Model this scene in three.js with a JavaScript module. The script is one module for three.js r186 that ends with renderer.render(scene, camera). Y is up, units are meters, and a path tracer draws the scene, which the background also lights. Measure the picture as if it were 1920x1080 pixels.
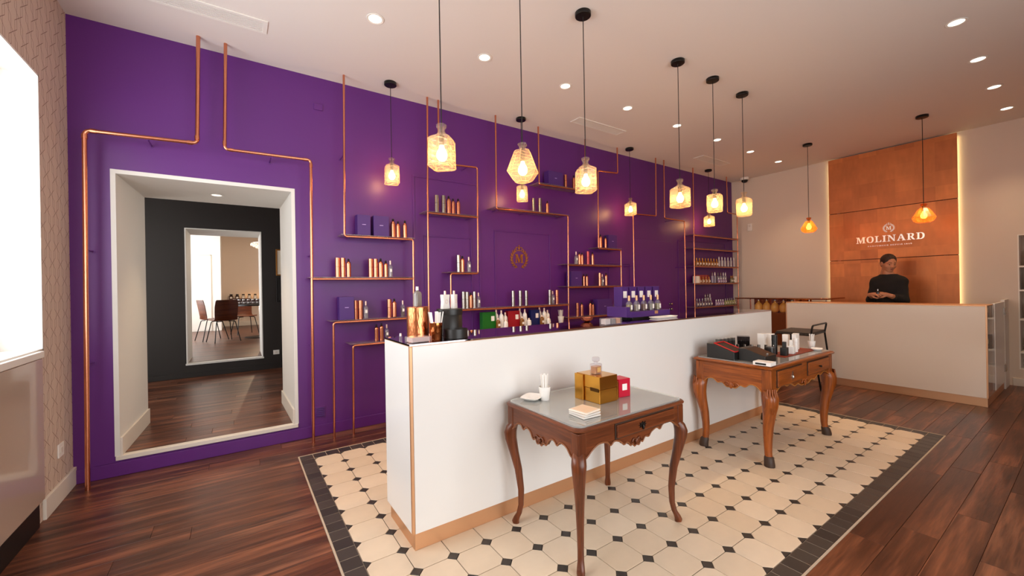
import * as THREE from 'three';
import { RoundedBoxGeometry } from 'three/addons/geometries/RoundedBoxGeometry.js';
import { mergeGeometries, mergeVertices, toCreasedNormals } from 'three/addons/utils/BufferGeometryUtils.js';
import { MarchingCubes } from 'three/addons/objects/MarchingCubes.js';
import { RectAreaLightUniformsLib } from 'three/addons/lights/RectAreaLightUniformsLib.js';
import { FontLoader } from 'three/addons/loaders/FontLoader.js';
import { TextGeometry } from 'three/addons/geometries/TextGeometry.js';

// ---------------------------------------------------------------- camera, sky, daylight, exposure
RectAreaLightUniformsLib.init();
const scene = new THREE.Scene();
const camera = new THREE.PerspectiveCamera(70.937, 1920 / 1080, 0.05, 60);
camera.position.set(-0.5139, 1.3909, 3.727);
camera.up.set(0.01451, 0.99985, 0.00978);
camera.lookAt(-0.5139 + 0.56274, 1.3909 - 0.00009, 3.727 - 0.82663);
const renderer = new THREE.WebGLRenderer();
renderer.toneMapping = THREE.LinearToneMapping;
renderer.toneMappingExposure = 1.08;
renderer.shadowMap.enabled = true;
scene.background = new THREE.Color(2.2, 2.25, 2.25);                 // bright overcast street sky
function daylight(x, y, z, tx, ty, tz, w, h, power, color = 0xf3f5f8) {   // an overcast sky seen through one window
  const l = new THREE.RectAreaLight(color, power, w, h);
  l.position.set(x, y, z); l.lookAt(tx, ty, tz); l.castShadow = true; scene.add(l); return l;
}
daylight(-1.72, 1.93, 1.35, 0, 1.93, 1.35, 2.5, 1.6, 4.2);         // side display window
daylight(1.0, 1.55, 5.50, 1.0, 1.55, 0, 3.1, 2.4, 3.4);            // shop front

// ---------------------------------------------------------------- helpers
let seed = 7;
function rnd() { seed = (seed * 1664525 + 1013904223) >>> 0; return seed / 4294967296; }
const rr = (a, b) => a + (b - a) * rnd();
const used = new Map();
function numbered(n) { const k = used.get(n) || 0; used.set(n, k + 1); return k ? n + '_' + String(k).padStart(3, '0') : n; }
function mesh(name, geo, mat, parent) {
  const m = new THREE.Mesh(Array.isArray(geo) ? (geo.length > 1 ? join(geo) : geo[0]) : geo, mat);
  m.name = name; m.castShadow = m.receiveShadow = true; if (parent) parent.add(m); return m;
}
function join(list) {
  const anyNon = list.some((g) => !g.index);
  return mergeGeometries(list.map((g) => { const h = anyNon && g.index ? g.toNonIndexed() : g; for (const k of Object.keys(h.attributes)) if (!['position', 'normal', 'uv'].includes(k)) h.deleteAttribute(k); return h; }), false);
}
function thing(name, label, category, pos = [0, 0, 0], turn = 0, group) {
  const o = new THREE.Group(); o.name = numbered(name); o.position.set(...pos); o.rotation.y = turn;
  o.userData = { label, category }; if (group) o.userData.group = group; scene.add(o); return o;
}
function single(name, label, category, geo, mat, group) {
  const m = mesh(numbered(name), geo, mat, scene); m.userData = { label, category }; if (group) m.userData.group = group; return m;
}
function struct(name, label, category, geo, mat) {
  const m = mesh(numbered(name), geo, mat, scene); m.userData = { kind: 'structure', label, category }; return m;
}
function box(x0, x1, y0, y1, z0, z1) { const g = new THREE.BoxGeometry(x1 - x0, y1 - y0, z1 - z0); g.translate((x0 + x1) / 2, (y0 + y1) / 2, (z0 + z1) / 2); return uvBox(g); }
function rbox(x0, x1, y0, y1, z0, z1, r = 0.004, s = 2) { const g = new RoundedBoxGeometry(x1 - x0, y1 - y0, z1 - z0, s, r); g.translate((x0 + x1) / 2, (y0 + y1) / 2, (z0 + z1) / 2); return uvBox(g); }
function uvBox(g) {   // uv in metres by the dominant axis of the normal
  const p = g.attributes.position, n = g.attributes.normal, uv = new Float32Array(p.count * 2);
  for (let i = 0; i < p.count; i++) {
    const a = Math.abs(n.getX(i)), b = Math.abs(n.getY(i)), c = Math.abs(n.getZ(i));
    if (b >= a && b >= c) { uv[2 * i] = p.getX(i); uv[2 * i + 1] = p.getZ(i); }
    else if (a >= c) { uv[2 * i] = p.getZ(i); uv[2 * i + 1] = p.getY(i); }
    else { uv[2 * i] = p.getX(i); uv[2 * i + 1] = p.getY(i); }
  }
  g.setAttribute('uv', new THREE.BufferAttribute(uv, 2)); return g;
}
function lathe(pts, n = 24) { return new THREE.LatheGeometry(pts.map(([r, y]) => new THREE.Vector2(r, y)), n); }
function cyl(r0, r1, y0, y1, n = 24, x = 0, z = 0) { const g = new THREE.CylinderGeometry(r1, r0, y1 - y0, n); g.translate(x, (y0 + y1) / 2, z); return g; }
function rod(a, b, r, n = 10, r2 = r) {
  const A = new THREE.Vector3(...a), B = new THREE.Vector3(...b), d = B.clone().sub(A), g = new THREE.CylinderGeometry(r2, r, d.length(), n);
  g.applyQuaternion(new THREE.Quaternion().setFromUnitVectors(new THREE.Vector3(0, 1, 0), d.normalize())); g.translate((A.x + B.x) / 2, (A.y + B.y) / 2, (A.z + B.z) / 2); return g;
}
function moved(g, x, y, z, ry = 0, rx = 0, rz = 0) { const h = g.clone(); if (rx) h.rotateX(rx); if (rz) h.rotateZ(rz); if (ry) h.rotateY(ry); h.translate(x, y, z); return h; }
// a path of straight pipes with rounded bends
function pipePath(pts, bend = 0.035) {
  const P = pts.map((p) => new THREE.Vector3(...p)), c = new THREE.CurvePath();
  let from = P[0].clone();
  for (let i = 1; i < P.length; i++) {
    if (i === P.length - 1) { c.add(new THREE.LineCurve3(from, P[i])); break; }
    const a = P[i - 1].clone().sub(P[i]).normalize().multiplyScalar(bend).add(P[i]), b = P[i + 1].clone().sub(P[i]).normalize().multiplyScalar(bend).add(P[i]);
    c.add(new THREE.LineCurve3(from, a)); c.add(new THREE.QuadraticBezierCurve3(a, P[i], b)); from = b;
  }
  return c;
}
function pipeGeo(pts, r, bend = 0.035) {   // straight cylinders and short bent tubes, end to end
  const out = [];
  for (const s of pipePath(pts, bend).curves) out.push(s.isLineCurve3 ? rod(s.v1.toArray(), s.v2.toArray(), r, 12) : new THREE.TubeGeometry(s, 6, r, 12));
  return join(out.map((g) => (g.index ? g.toNonIndexed() : g)));
}
// a chamfered slab cut to a polygon [x, z]; open underneath; uv in metres from (u0, v0)
function slab(poly, y0, y1, ch, u0 = 0, v0 = 0) {
  const n = poly.length, cx = poly.reduce((s, p) => s + p[0], 0) / n, cz = poly.reduce((s, p) => s + p[1], 0) / n, inner = [];
  for (let i = 0; i < n; i++) {
    const a = poly[(i + n - 1) % n], b = poly[i], c = poly[(i + 1) % n];
    const n1 = nrm(b[1] - a[1], a[0] - b[0]), n2 = nrm(c[1] - b[1], b[0] - c[0]);
    const s1 = Math.sign(n1[0] * (cx - b[0]) + n1[1] * (cz - b[1])), s2 = Math.sign(n2[0] * (cx - b[0]) + n2[1] * (cz - b[1]));
    const m = [n1[0] * s1 + n2[0] * s2, n1[1] * s1 + n2[1] * s2], q = m[0] * m[0] + m[1] * m[1], k = (2 * ch) / q;
    inner.push([b[0] + m[0] * k, b[1] + m[1] * k]);
  }
  const pos = [], uv = [], tri = (a, b, c) => { const A = new THREE.Vector3(...a), B = new THREE.Vector3(...b), Cc = new THREE.Vector3(...c); pos.push(A, B, Cc); };
  const area = poly.reduce((s, p, i) => s + p[0] * poly[(i + 1) % n][1] - poly[(i + 1) % n][0] * p[1], 0), flip = area > 0;
  const put = (a, b, c) => (flip ? tri(a, c, b) : tri(a, b, c));
  const T = (p) => [p[0], y1, p[1]], M = (p) => [p[0], y1 - ch, p[1]], B = (p) => [p[0], y0, p[1]];
  for (let i = 1; i < n - 1; i++) put(T(inner[0]), T(inner[i]), T(inner[i + 1]));
  for (let i = 0; i < n; i++) {
    const j = (i + 1) % n;
    put(T(inner[i]), M(poly[i]), M(poly[j])); put(T(inner[i]), M(poly[j]), T(inner[j]));
    put(M(poly[i]), B(poly[i]), B(poly[j])); put(M(poly[i]), B(poly[j]), M(poly[j]));
  }
  const f = new Float32Array(pos.length * 3), w = new Float32Array(pos.length * 2);
  pos.forEach((p, i) => { f[3 * i] = p.x; f[3 * i + 1] = p.y; f[3 * i + 2] = p.z; w[2 * i] = p.x + u0 + p.y; w[2 * i + 1] = p.z + v0 + p.y; });
  const g = new THREE.BufferGeometry(); g.setAttribute('position', new THREE.BufferAttribute(f, 3)); g.setAttribute('uv', new THREE.BufferAttribute(w, 2)); g.computeVertexNormals(); return g;
}
function nrm(x, y) { const l = Math.hypot(x, y) || 1; return [x / l, y / l]; }
// skin a stack of rings (arrays of [x, y, z], all of one length), capped at both ends
function loft(rings, capA = true, capB = true, smooth = true) {
  const n = rings[0].length, pos = [], idx = [], uv = [];
  rings.forEach((r, k) => r.forEach((p, i) => { pos.push(...p); uv.push(i / n, k / rings.length); }));
  for (let k = 0; k + 1 < rings.length; k++) for (let i = 0; i < n; i++) { const a = k * n + i, b = k * n + (i + 1) % n; idx.push(a, a + n, b, b, a + n, b + n); }
  const cap = (k, up) => { const c = pos.length / 3, r = rings[k]; pos.push(...[0, 1, 2].map((q) => r.reduce((s, p) => s + p[q], 0) / n)); uv.push(0.5, 0.5); for (let i = 0; i < n; i++) { const a = k * n + i, b = k * n + (i + 1) % n; up ? idx.push(c, b, a) : idx.push(c, a, b); } };
  if (capA) cap(0, false); if (capB) cap(rings.length - 1, true);
  let g = new THREE.BufferGeometry(); g.setAttribute('position', new THREE.Float32BufferAttribute(pos, 3)); g.setAttribute('uv', new THREE.Float32BufferAttribute(uv, 2)); g.setIndex(idx);
  if (smooth) return toCreasedNormals(g, smooth === true ? 0.6 : smooth);
  g = g.toNonIndexed(); g.computeVertexNormals(); return g;
}
function ring(n, rx, rz, y, sq = 1, rot = 0, ox = 0, oz = 0) {   // sq 1 = round, towards 0 = square
  const out = [];
  for (let i = 0; i < n; i++) {
    const a = (i / n) * 2 * Math.PI, c = Math.cos(a), s = Math.sin(a), e = sq;
    const x = Math.sign(c) * Math.pow(Math.abs(c), e) * rx, z = Math.sign(s) * Math.pow(Math.abs(s), e) * rz;
    out.push([ox + x * Math.cos(rot) - z * Math.sin(rot), y, oz + x * Math.sin(rot) + z * Math.cos(rot)]);
  }
  return out;
}
function extrude(shape, depth, bevel = 0, curve = 8) {
  return new THREE.ExtrudeGeometry(shape, { depth: depth - 2 * bevel, bevelEnabled: bevel > 0, bevelThickness: bevel, bevelSize: bevel, bevelOffset: -bevel, bevelSegments: 1, curveSegments: curve, steps: 1 });
}
function polyShape(pts) { const s = new THREE.Shape(); pts.forEach((p, i) => (i ? s.lineTo(p[0], p[1]) : s.moveTo(p[0], p[1]))); return s; }

// ---------------------------------------------------------------- procedural textures
function hash(x, y) { let h = (x * 374761393 + y * 668265263) | 0; h = Math.imul(h ^ (h >>> 13), 1274126177); return ((h ^ (h >>> 16)) >>> 0) / 4294967296; }
function vnoise(x, y, px, py) {
  const xi = Math.floor(x), yi = Math.floor(y), fx = x - xi, fy = y - yi, w = (v, p) => ((v % p) + p) % p, s = (t) => t * t * (3 - 2 * t);
  const a = hash(w(xi, px), w(yi, py)), b = hash(w(xi + 1, px), w(yi, py)), c = hash(w(xi, px), w(yi + 1, py)), d = hash(w(xi + 1, px), w(yi + 1, py));
  return a + (b - a) * s(fx) + (c - a) * s(fy) + (a - b - c + d) * s(fx) * s(fy);
}
function fbm(u, v, fx, fy, oct = 4) { let s = 0, a = 0.5, t = 0; for (let o = 0; o < oct; o++) { s += a * vnoise(u * fx, v * fy + o * 17, fx, fy * 1024); t += a; a *= 0.55; fx *= 2; fy *= 2; } return s / t; }
function tex(w, h, fn, srgb, rx = 1, ry = 1) {
  const d = new Uint8Array(w * h * 4);
  for (let y = 0; y < h; y++) for (let x = 0; x < w; x++) { const c = fn(x / w, y / h); for (let k = 0; k < 3; k++) d[(y * w + x) * 4 + k] = Math.max(0, Math.min(255, c[k] * 255)); d[(y * w + x) * 4 + 3] = 255; }
  const t = new THREE.DataTexture(d, w, h); t.wrapS = t.wrapT = THREE.RepeatWrapping; t.magFilter = THREE.LinearFilter; t.minFilter = THREE.LinearMipmapLinearFilter; t.generateMipmaps = true;
  if (srgb) t.colorSpace = THREE.SRGBColorSpace; t.repeat.set(rx, ry); t.needsUpdate = true; return t;
}
const mix3 = (a, b, t) => a.map((v, i) => v + (b[i] - v) * t);
const sm = (a, b, t) => { t = Math.max(0, Math.min(1, (t - a) / (b - a))); return t * t * (3 - 2 * t); };
// floor oak, stained dark red-brown: long streaks, knots of darker stain, fine pores (2.4 m x 0.6 m)
const woodFloorTex = tex(1024, 512, (u, v) => {
  const a = fbm(u, v, 5, 16, 4), b = fbm(u + 0.37, v, 24, 120, 3), c = fbm(u, v + 0.5, 3, 5, 3);
  let col = mix3([0.29, 0.165, 0.11], [0.56, 0.355, 0.25], sm(0.25, 0.78, a * 0.65 + c * 0.35));
  col = mix3(col, [0.19, 0.10, 0.07], 0.5 * sm(0.56, 0.8, fbm(u + 0.2, v + 0.1, 7, 30, 3)));
  return col.map((k) => k * (0.86 + 0.28 * b));
}, true, 1 / 2.4, 1 / 0.6);
const woodFloorBump = tex(512, 512, (u, v) => { const b = 0.55 * fbm(u, v, 20, 110, 3) + 0.45 * fbm(u, v, 6, 14, 3); return [b, b, b]; }, false, 1 / 1.2, 1 / 0.6);
// walnut / cherry of the two antique tables (1 m x 0.25 m)
const tableTex = tex(512, 512, (u, v) => {
  const a = fbm(u, v, 4, 22, 4), b = fbm(u, v + 0.3, 30, 150, 2), s = fbm(u + 0.6, v, 5, 7, 3);
  let col = mix3([0.76, 0.74, 0.72], [1, 1, 1], sm(0.2, 0.8, a)); col = mix3(col, [0.45, 0.42, 0.4], 0.5 * sm(0.62, 0.85, s));
  return col.map((k) => k * (0.85 + 0.25 * b));
}, true, 1, 4);
const plasterBump = tex(256, 256, (u, v) => { const a = fbm(u, v, 12, 12, 4); return [a, a, a]; }, false, 1, 1);
const fleckTex = tex(256, 256, (u, v) => { const a = 0.93 + 0.07 * fbm(u, v, 8, 8, 4); return [a, a * 0.995, a * 0.985]; }, true, 1, 1);
const leafTex = tex(512, 512, (u, v) => {   // copper sheet: squares of leaf slightly different in tone, rubbed
  const i = Math.floor(u * 7), j = Math.floor(v * 9), h = hash(i + 3, j + 11), a = fbm(u, v, 6, 6, 4), b = fbm(u, v, 40, 12, 2);
  const t = 0.86 + 0.10 * (h - 0.5) + 0.18 * (a - 0.5) + 0.06 * (b - 0.5); return [t, t * (0.97 + 0.03 * h), t * 0.96];
}, true, 1 / 1.5, 1 / 1.9);
const hammerBump = tex(256, 256, (u, v) => {   // hammered dimples
  let m = 1; const n = 9, x = u * n, y = v * n, xi = Math.floor(x), yi = Math.floor(y);
  for (let i = -1; i < 2; i++) for (let j = -1; j < 2; j++) { const a = ((xi + i) % n + n) % n, b = ((yi + j) % n + n) % n; m = Math.min(m, Math.hypot(x - xi - i - hash(a, b), y - yi - j - hash(b + 40, a))); }
  return [m, m, m];
}, false, 6, 3);
const cutBump = tex(256, 256, (u, v) => {   // crosswise wheel cuts in crystal
  const a = Math.abs(((u * 8 + v * 8) % 1) - 0.5) * 2, b = Math.abs((((u - v) * 8 + 16) % 1) - 0.5) * 2, m = Math.min(a, b); return [m, m, m];
}, false, 3, 1.5);
function canvasTex(w, h, draw) { const c = document.createElement('canvas'); c.width = w; c.height = h; draw(c.getContext('2d'), w, h); const t = new THREE.CanvasTexture(c); t.colorSpace = THREE.SRGBColorSpace; t.wrapS = t.wrapT = THREE.RepeatWrapping; return t; }
const paperTex = canvasTex(256, 384, (x, w, h) => {   // printed trellis: two interlaced nets of long hexagons
  x.fillStyle = '#c9b4a4'; x.fillRect(0, 0, w, h);
  x.strokeStyle = '#6f5146'; x.lineWidth = 5;
  const hex = (cx, cy) => { const a = w * 0.34, b = h * 0.5, q = h * 0.34; x.beginPath(); x.moveTo(cx, cy - b); x.lineTo(cx + a, cy - q); x.lineTo(cx + a, cy + q); x.lineTo(cx, cy + b); x.lineTo(cx - a, cy + q); x.lineTo(cx - a, cy - q); x.closePath(); x.stroke(); };
  for (let i = -1; i < 3; i++) for (let j = -1; j < 3; j++) { hex(i * w, j * h); hex(i * w + w / 2, j * h + h / 2); }
});
paperTex.repeat.set(1 / 0.15, 1 / 0.23);

// ---------------------------------------------------------------- materials
const std = (o) => new THREE.MeshStandardMaterial(o), phy = (o) => new THREE.MeshPhysicalMaterial(o);
const M = {
  purple: std({ color: 0x5b1f73, roughness: 0.42, bumpMap: plasterBump, bumpScale: 0.0008 }),
  ceiling: std({ color: 0xdfd8d3, roughness: 0.9, bumpMap: plasterBump, bumpScale: 0.0004 }),
  cream: std({ color: 0xd9cabb, roughness: 0.75, bumpMap: plasterBump, bumpScale: 0.0005 }),
  reveal: std({ color: 0xdcd9d3, roughness: 0.7, bumpMap: plasterBump, bumpScale: 0.0005 }),
  white: std({ color: 0xe8e4dd, roughness: 0.5 }),
  trimWhite: std({ color: 0xdad2c6, roughness: 0.45 }),
  black: std({ color: 0x1b130d, roughness: 0.55, bumpMap: plasterBump, bumpScale: 0.0006 }),
  paper: std({ map: paperTex, roughness: 0.85 }),
  glossBeige: phy({ color: 0xc4ae9c, roughness: 0.2, clearcoat: 0.6, clearcoatRoughness: 0.05 }),
  gloss: phy({ color: 0xefede9, roughness: 0.3, clearcoat: 0.35, clearcoatRoughness: 0.12 }),
  glossWarm: phy({ color: 0xe4d3c0, roughness: 0.18, clearcoat: 0.6, clearcoatRoughness: 0.05 }),
  copper: std({ color: 0xdb8f6e, metalness: 1, roughness: 0.26 }),
  copperBrushed: std({ color: 0xdcab82, metalness: 0.75, roughness: 0.42 }),
  copperHammer: std({ color: 0xd98a5c, metalness: 1, roughness: 0.24, bumpMap: hammerBump, bumpScale: 0.0008 }),
  copperLeaf: std({ map: leafTex, color: 0xee9458, metalness: 0.5, roughness: 0.45 }),
  mirrorTop: phy({ color: 0xb9aeb4, metalness: 1, roughness: 0.03 }),
  bronzeMirror: std({ color: 0xb06a34, metalness: 1, roughness: 0.07 }),
  shelfGlass: phy({ color: 0xd8c4c4, transmission: 0.82, roughness: 0.06, thickness: 0, ior: 1.5 }),
  pane: phy({ color: 0xffffff, transmission: 1, roughness: 0.0, thickness: 0 }),
  crystal: phy({ color: 0xfff0da, transmission: 0.93, roughness: 0.2, thickness: 0, ior: 1.55, bumpMap: cutBump, bumpScale: 0.004 }),
  crystalAmber: phy({ color: 0xf0a850, transmission: 0.92, roughness: 0.25, thickness: 0, ior: 1.55 }),
  clear: phy({ color: 0xf2f0f2, transmission: 0.9, roughness: 0.1, thickness: 0, ior: 1.5 }),
  tileCream: std({ color: 0xd9c4ae, roughness: 0.42, map: fleckTex }),
  tileDark: std({ color: 0x39322d, roughness: 0.45 }),
  bronzeDark: std({ color: 0x4a2a18, roughness: 0.6 }),
  bronzePanel: std({ color: 0x8a4a20, metalness: 0.6, roughness: 0.25 }),
  grout: std({ color: 0x54483e, roughness: 0.9 }),
  groutPale: std({ color: 0xb9a58f, roughness: 0.8 }),
  blackMetal: std({ color: 0x14110f, metalness: 0.3, roughness: 0.4 }),
  blackBox: std({ color: 0x1d1b19, roughness: 0.42 }),
  cord: std({ color: 0x1a1411, roughness: 0.7 }),
  steel: std({ color: 0xc9c5be, metalness: 1, roughness: 0.25 }),
  silver: std({ color: 0xa89f97, metalness: 1, roughness: 0.22 }),
  gold: std({ color: 0xe0a548, metalness: 1, roughness: 0.22 }),
  goldDull: std({ color: 0xb07a3a, metalness: 0.9, roughness: 0.35 }),
  boxPurple: std({ color: 0x47226f, roughness: 0.5 }),
  paperWhite: std({ color: 0xf0ece6, roughness: 0.7 }),
  silverWhite: std({ color: 0xf3efe8, metalness: 0.6, roughness: 0.3 }),
  porcelain: std({ color: 0xf2efea, roughness: 0.2 }),
};
const floorTint = [0xffffff, 0xece2dc, 0xfff4ea, 0xdfd2ca, 0xf4e6d8, 0xe6d8ce];
const floorMats = floorTint.map((c) => std({ map: woodFloorTex, bumpMap: woodFloorBump, bumpScale: 0.0012, color: c, roughness: 0.36 }));

// ---------------------------------------------------------------- the room
const ZW = -0.564, XB = 7.883, H = 3.468, XL = -1.528, ZF = 5.3;
const wallBack = struct('wall_back', 'deep purple painted wall with copper pipe shelving', 'wall',
  [box(XL - 0.3, -1.30, 0, H, -1.47, ZW), box(-0.055, XB + 0.3, 0, H, -1.47, ZW), box(-1.30, -0.055, 2.35, H, -1.47, ZW), box(-1.30, -0.055, 0, 0.118, -1.47, ZW)], M.purple);
struct('baseboard_back', 'purple baseboard along the purple wall', 'baseboard', [rbox(XL, XB, 0, 0.104, ZW, ZW + 0.016, 0.004)], M.purple);
{ // white lining of the deep doorway
  const side = (xo, xi, xb) => extrude(polyShape([[xo, -ZW - 0.004], [xi, 1.49], [xb, 1.49], [xb, -ZW - 0.004]]), 2.178).rotateX(-Math.PI / 2).translate(0, 0.15, 0);
  struct('trim_1', 'white plaster lining of the doorway through the purple wall', 'doorway',
    [side(-1.275, -1.238, -1.305), side(-0.08, -0.102, -0.05), box(-1.305, -0.05, 2.328, 2.36, -1.49, ZW + 0.004)], M.reveal);
  struct('baseboard_1', 'white baseboards on both sides of the doorway', 'baseboard',
    [moved(rbox(-0.008, 0.008, 0, 0.14, -0.46, 0.46, 0.003), -1.249, 0.15, -1.02, -0.04), moved(rbox(-0.008, 0.008, 0, 0.14, -0.46, 0.46, 0.003), -0.099, 0.15, -1.02, 0.024)], M.trimWhite);
  struct('trim_2', 'white threshold strip on the step below the doorway', 'threshold', [rbox(-1.30, -0.055, 0.118, 0.152, ZW - 0.05, ZW + 0.014, 0.004)], M.trimWhite);
}
// left wall with the bright display window
const WZ0 = -0.045, WZ1 = 2.75, WY0 = 1.05, WY1 = 2.785;
struct('wall_left', 'beige wall with printed trellis wallpaper beside the bright window', 'wall',
  [box(XL - 0.28, XL, 0, H, -1.47, WZ0), box(XL - 0.28, XL, WY1, H, WZ0, WZ1), box(XL - 0.28, XL, 0, WY0, WZ0, WZ1), box(XL - 0.28, XL, 0, H, WZ1, ZF)], M.paper);
struct('baseboard_left', 'white baseboard below the trellis wallpaper', 'baseboard', [rbox(XL, XL + 0.018, 0, 0.13, ZW, 0.01, 0.004), rbox(XL, XL + 0.018, 0, 0.13, WZ1 + 0.02, ZF, 0.004)], M.trimWhite);
{
  const w = struct('window_1', 'overexposed white display window in the left wall', 'window',
    [box(XL - 0.27, XL + 0.001, WY0, WY1, WZ0, WZ0 + 0.012), box(XL - 0.27, XL + 0.001, WY0, WY1, WZ1 - 0.012, WZ1), box(XL - 0.27, XL + 0.001, WY1 - 0.012, WY1, WZ0, WZ1), box(XL - 0.27, XL + 0.001, WY0, WY0 + 0.012, WZ0, WZ1)], M.white);
  mesh('window_frame', [box(XL - 0.26, XL - 0.22, WY0, WY0 + 0.05, WZ0, WZ1), box(XL - 0.26, XL - 0.22, WY1 - 0.05, WY1, WZ0, WZ1), box(XL - 0.26, XL - 0.22, WY0, WY1, WZ0, WZ0 + 0.05), box(XL - 0.26, XL - 0.22, WY0, WY1, WZ1 - 0.05, WZ1)], M.white, w);
  mesh('pane', box(XL - 0.245, XL - 0.239, WY0 + 0.05, WY1 - 0.05, WZ0 + 0.05, WZ1 - 0.05), M.pane, w);
}
// right wall with a shelf niche
const NZ0 = 3.085, NZ1 = 4.0, NY0 = 0.22, NY1 = 1.97;
struct('wall_right', 'plain cream wall behind the reception desk', 'wall',
  [box(XB, XB + 0.32, 0, H, ZW, NZ0), box(XB, XB + 0.32, 0, NY0, NZ0, NZ1), box(XB, XB + 0.32, NY1, H, NZ0, NZ1), box(XB + 0.27, XB + 0.32, NY0, NY1, NZ0, NZ1), box(XB, XB + 0.32, 0, H, NZ1, ZF)], M.cream);
struct('baseboard_right', 'white baseboard along the cream wall', 'baseboard', [rbox(XB - 0.016, XB, 0, 0.10, 3.03, ZF, 0.004), rbox(XB - 0.016, XB, 0, 0.10, ZW, 1.08, 0.004)], M.trimWhite);
struct('ceiling', 'smooth off-white ceiling with recessed spotlights', 'ceiling', box(XL - 0.3, XB + 0.35, H, H + 0.12, -1.47, ZF + 0.3), M.ceiling);
{ // shop front behind the viewer
  const a = [-0.6, 2.6], y0 = 0.3, y1 = 2.8;
  struct('wall_front', 'plain cream wall of the shop front', 'wall',
    [box(XL - 0.28, a[0], 0, H, ZF, ZF + 0.25), box(a[1], XB + 0.32, 0, H, ZF, ZF + 0.25), box(a[0], a[1], y1, H, ZF, ZF + 0.25), box(a[0], a[1], 0, y0, ZF, ZF + 0.25)], M.cream);
  const o = struct('window_2', 'large shop window behind the viewer', 'window',
    [box(a[0], a[1], y0, y0 + 0.06, ZF + 0.08, ZF + 0.14), box(a[0], a[1], y1 - 0.06, y1, ZF + 0.08, ZF + 0.14), box(a[0], a[0] + 0.06, y0, y1, ZF + 0.08, ZF + 0.14), box(a[1] - 0.06, a[1], y0, y1, ZF + 0.08, ZF + 0.14), box(0.97, 1.03, y0, y1, ZF + 0.08, ZF + 0.14)], M.blackMetal);
  for (const [p, q] of [[a[0] + 0.05, 0.98], [1.02, a[1] - 0.05]]) mesh('pane', box(p, q, y0 + 0.05, y1 - 0.05, ZF + 0.105, ZF + 0.111), M.pane, o);
}
// ---------------------------------------------------------------- floors
const RX0 = 0, RX1 = 4.6, RZ0 = 0, RZ1 = 2.8, BW = 0.1, T = 0.2;
{
  const floor = struct('floor', 'dark red-brown stained wood plank floor', 'floor', box(XL - 0.28, XB + 0.3, -0.08, -0.012, -1.47, ZF + 0.25), M.grout);
  const g = 0.0008, W = 3.02 / 20, top = 0;
  const plank = (x0, x1, z0, z1, y = 0, par = floor) => mesh('plank', slab([[x0 + g, z0 + g], [x1 - g, z0 + g], [x1 - g, z1 - g], [x0 + g, z1 - g]], y - 0.012, y, 0.001, rr(0, 8), rr(0, 8)), floorMats[Math.floor(rnd() * 6)], par);
  const run = (x0, x1, z0, z1, y, par) => { let x = x0 - rr(0, 0.9); while (x < x1 - 0.02) { const e = x + rr(0.9, 1.6), a = Math.max(x, x0), b = x1 - e < 0.25 ? x1 : Math.min(e, x1); if (b - a > 0.04) plank(a, b, z0, z1, y, par); x = b === x1 ? x1 : e; } };
  for (let k = 0; k < 3; k++) run(XL, XB, ZW + k * (0.454 / 3), ZW + (k + 1) * (0.454 / 3));
  for (let k = 0; k < 20; k++) { const z = -0.11 + k * W; run(XL, -0.11, z, z + W); run(4.71, XB, z, z + W); }
  for (let k = 0; k < 16; k++) { const z = 2.91 + k * W, e = Math.min(z + W, ZF); if (e - z > 0.02) run(XL, XB, z, e); }
  // raised floor of the room behind the purple wall
  const floor2 = struct('floor', 'dark wood plank floor of the room behind the doorway', 'floor', box(-3.2, 1.6, 0.02, 0.138, -3.95, ZW - 0.02), M.grout);
  for (let k = 0; k < 22; k++) { const z = -3.9 + k * 0.15; if (z > -1.49) run(-1.27, -0.085, z, Math.min(z + 0.15, ZW - 0.012), 0.15, floor2); else run(-2.4, 0.8, z, z + 0.15, 0.15, floor2); }
}
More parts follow.
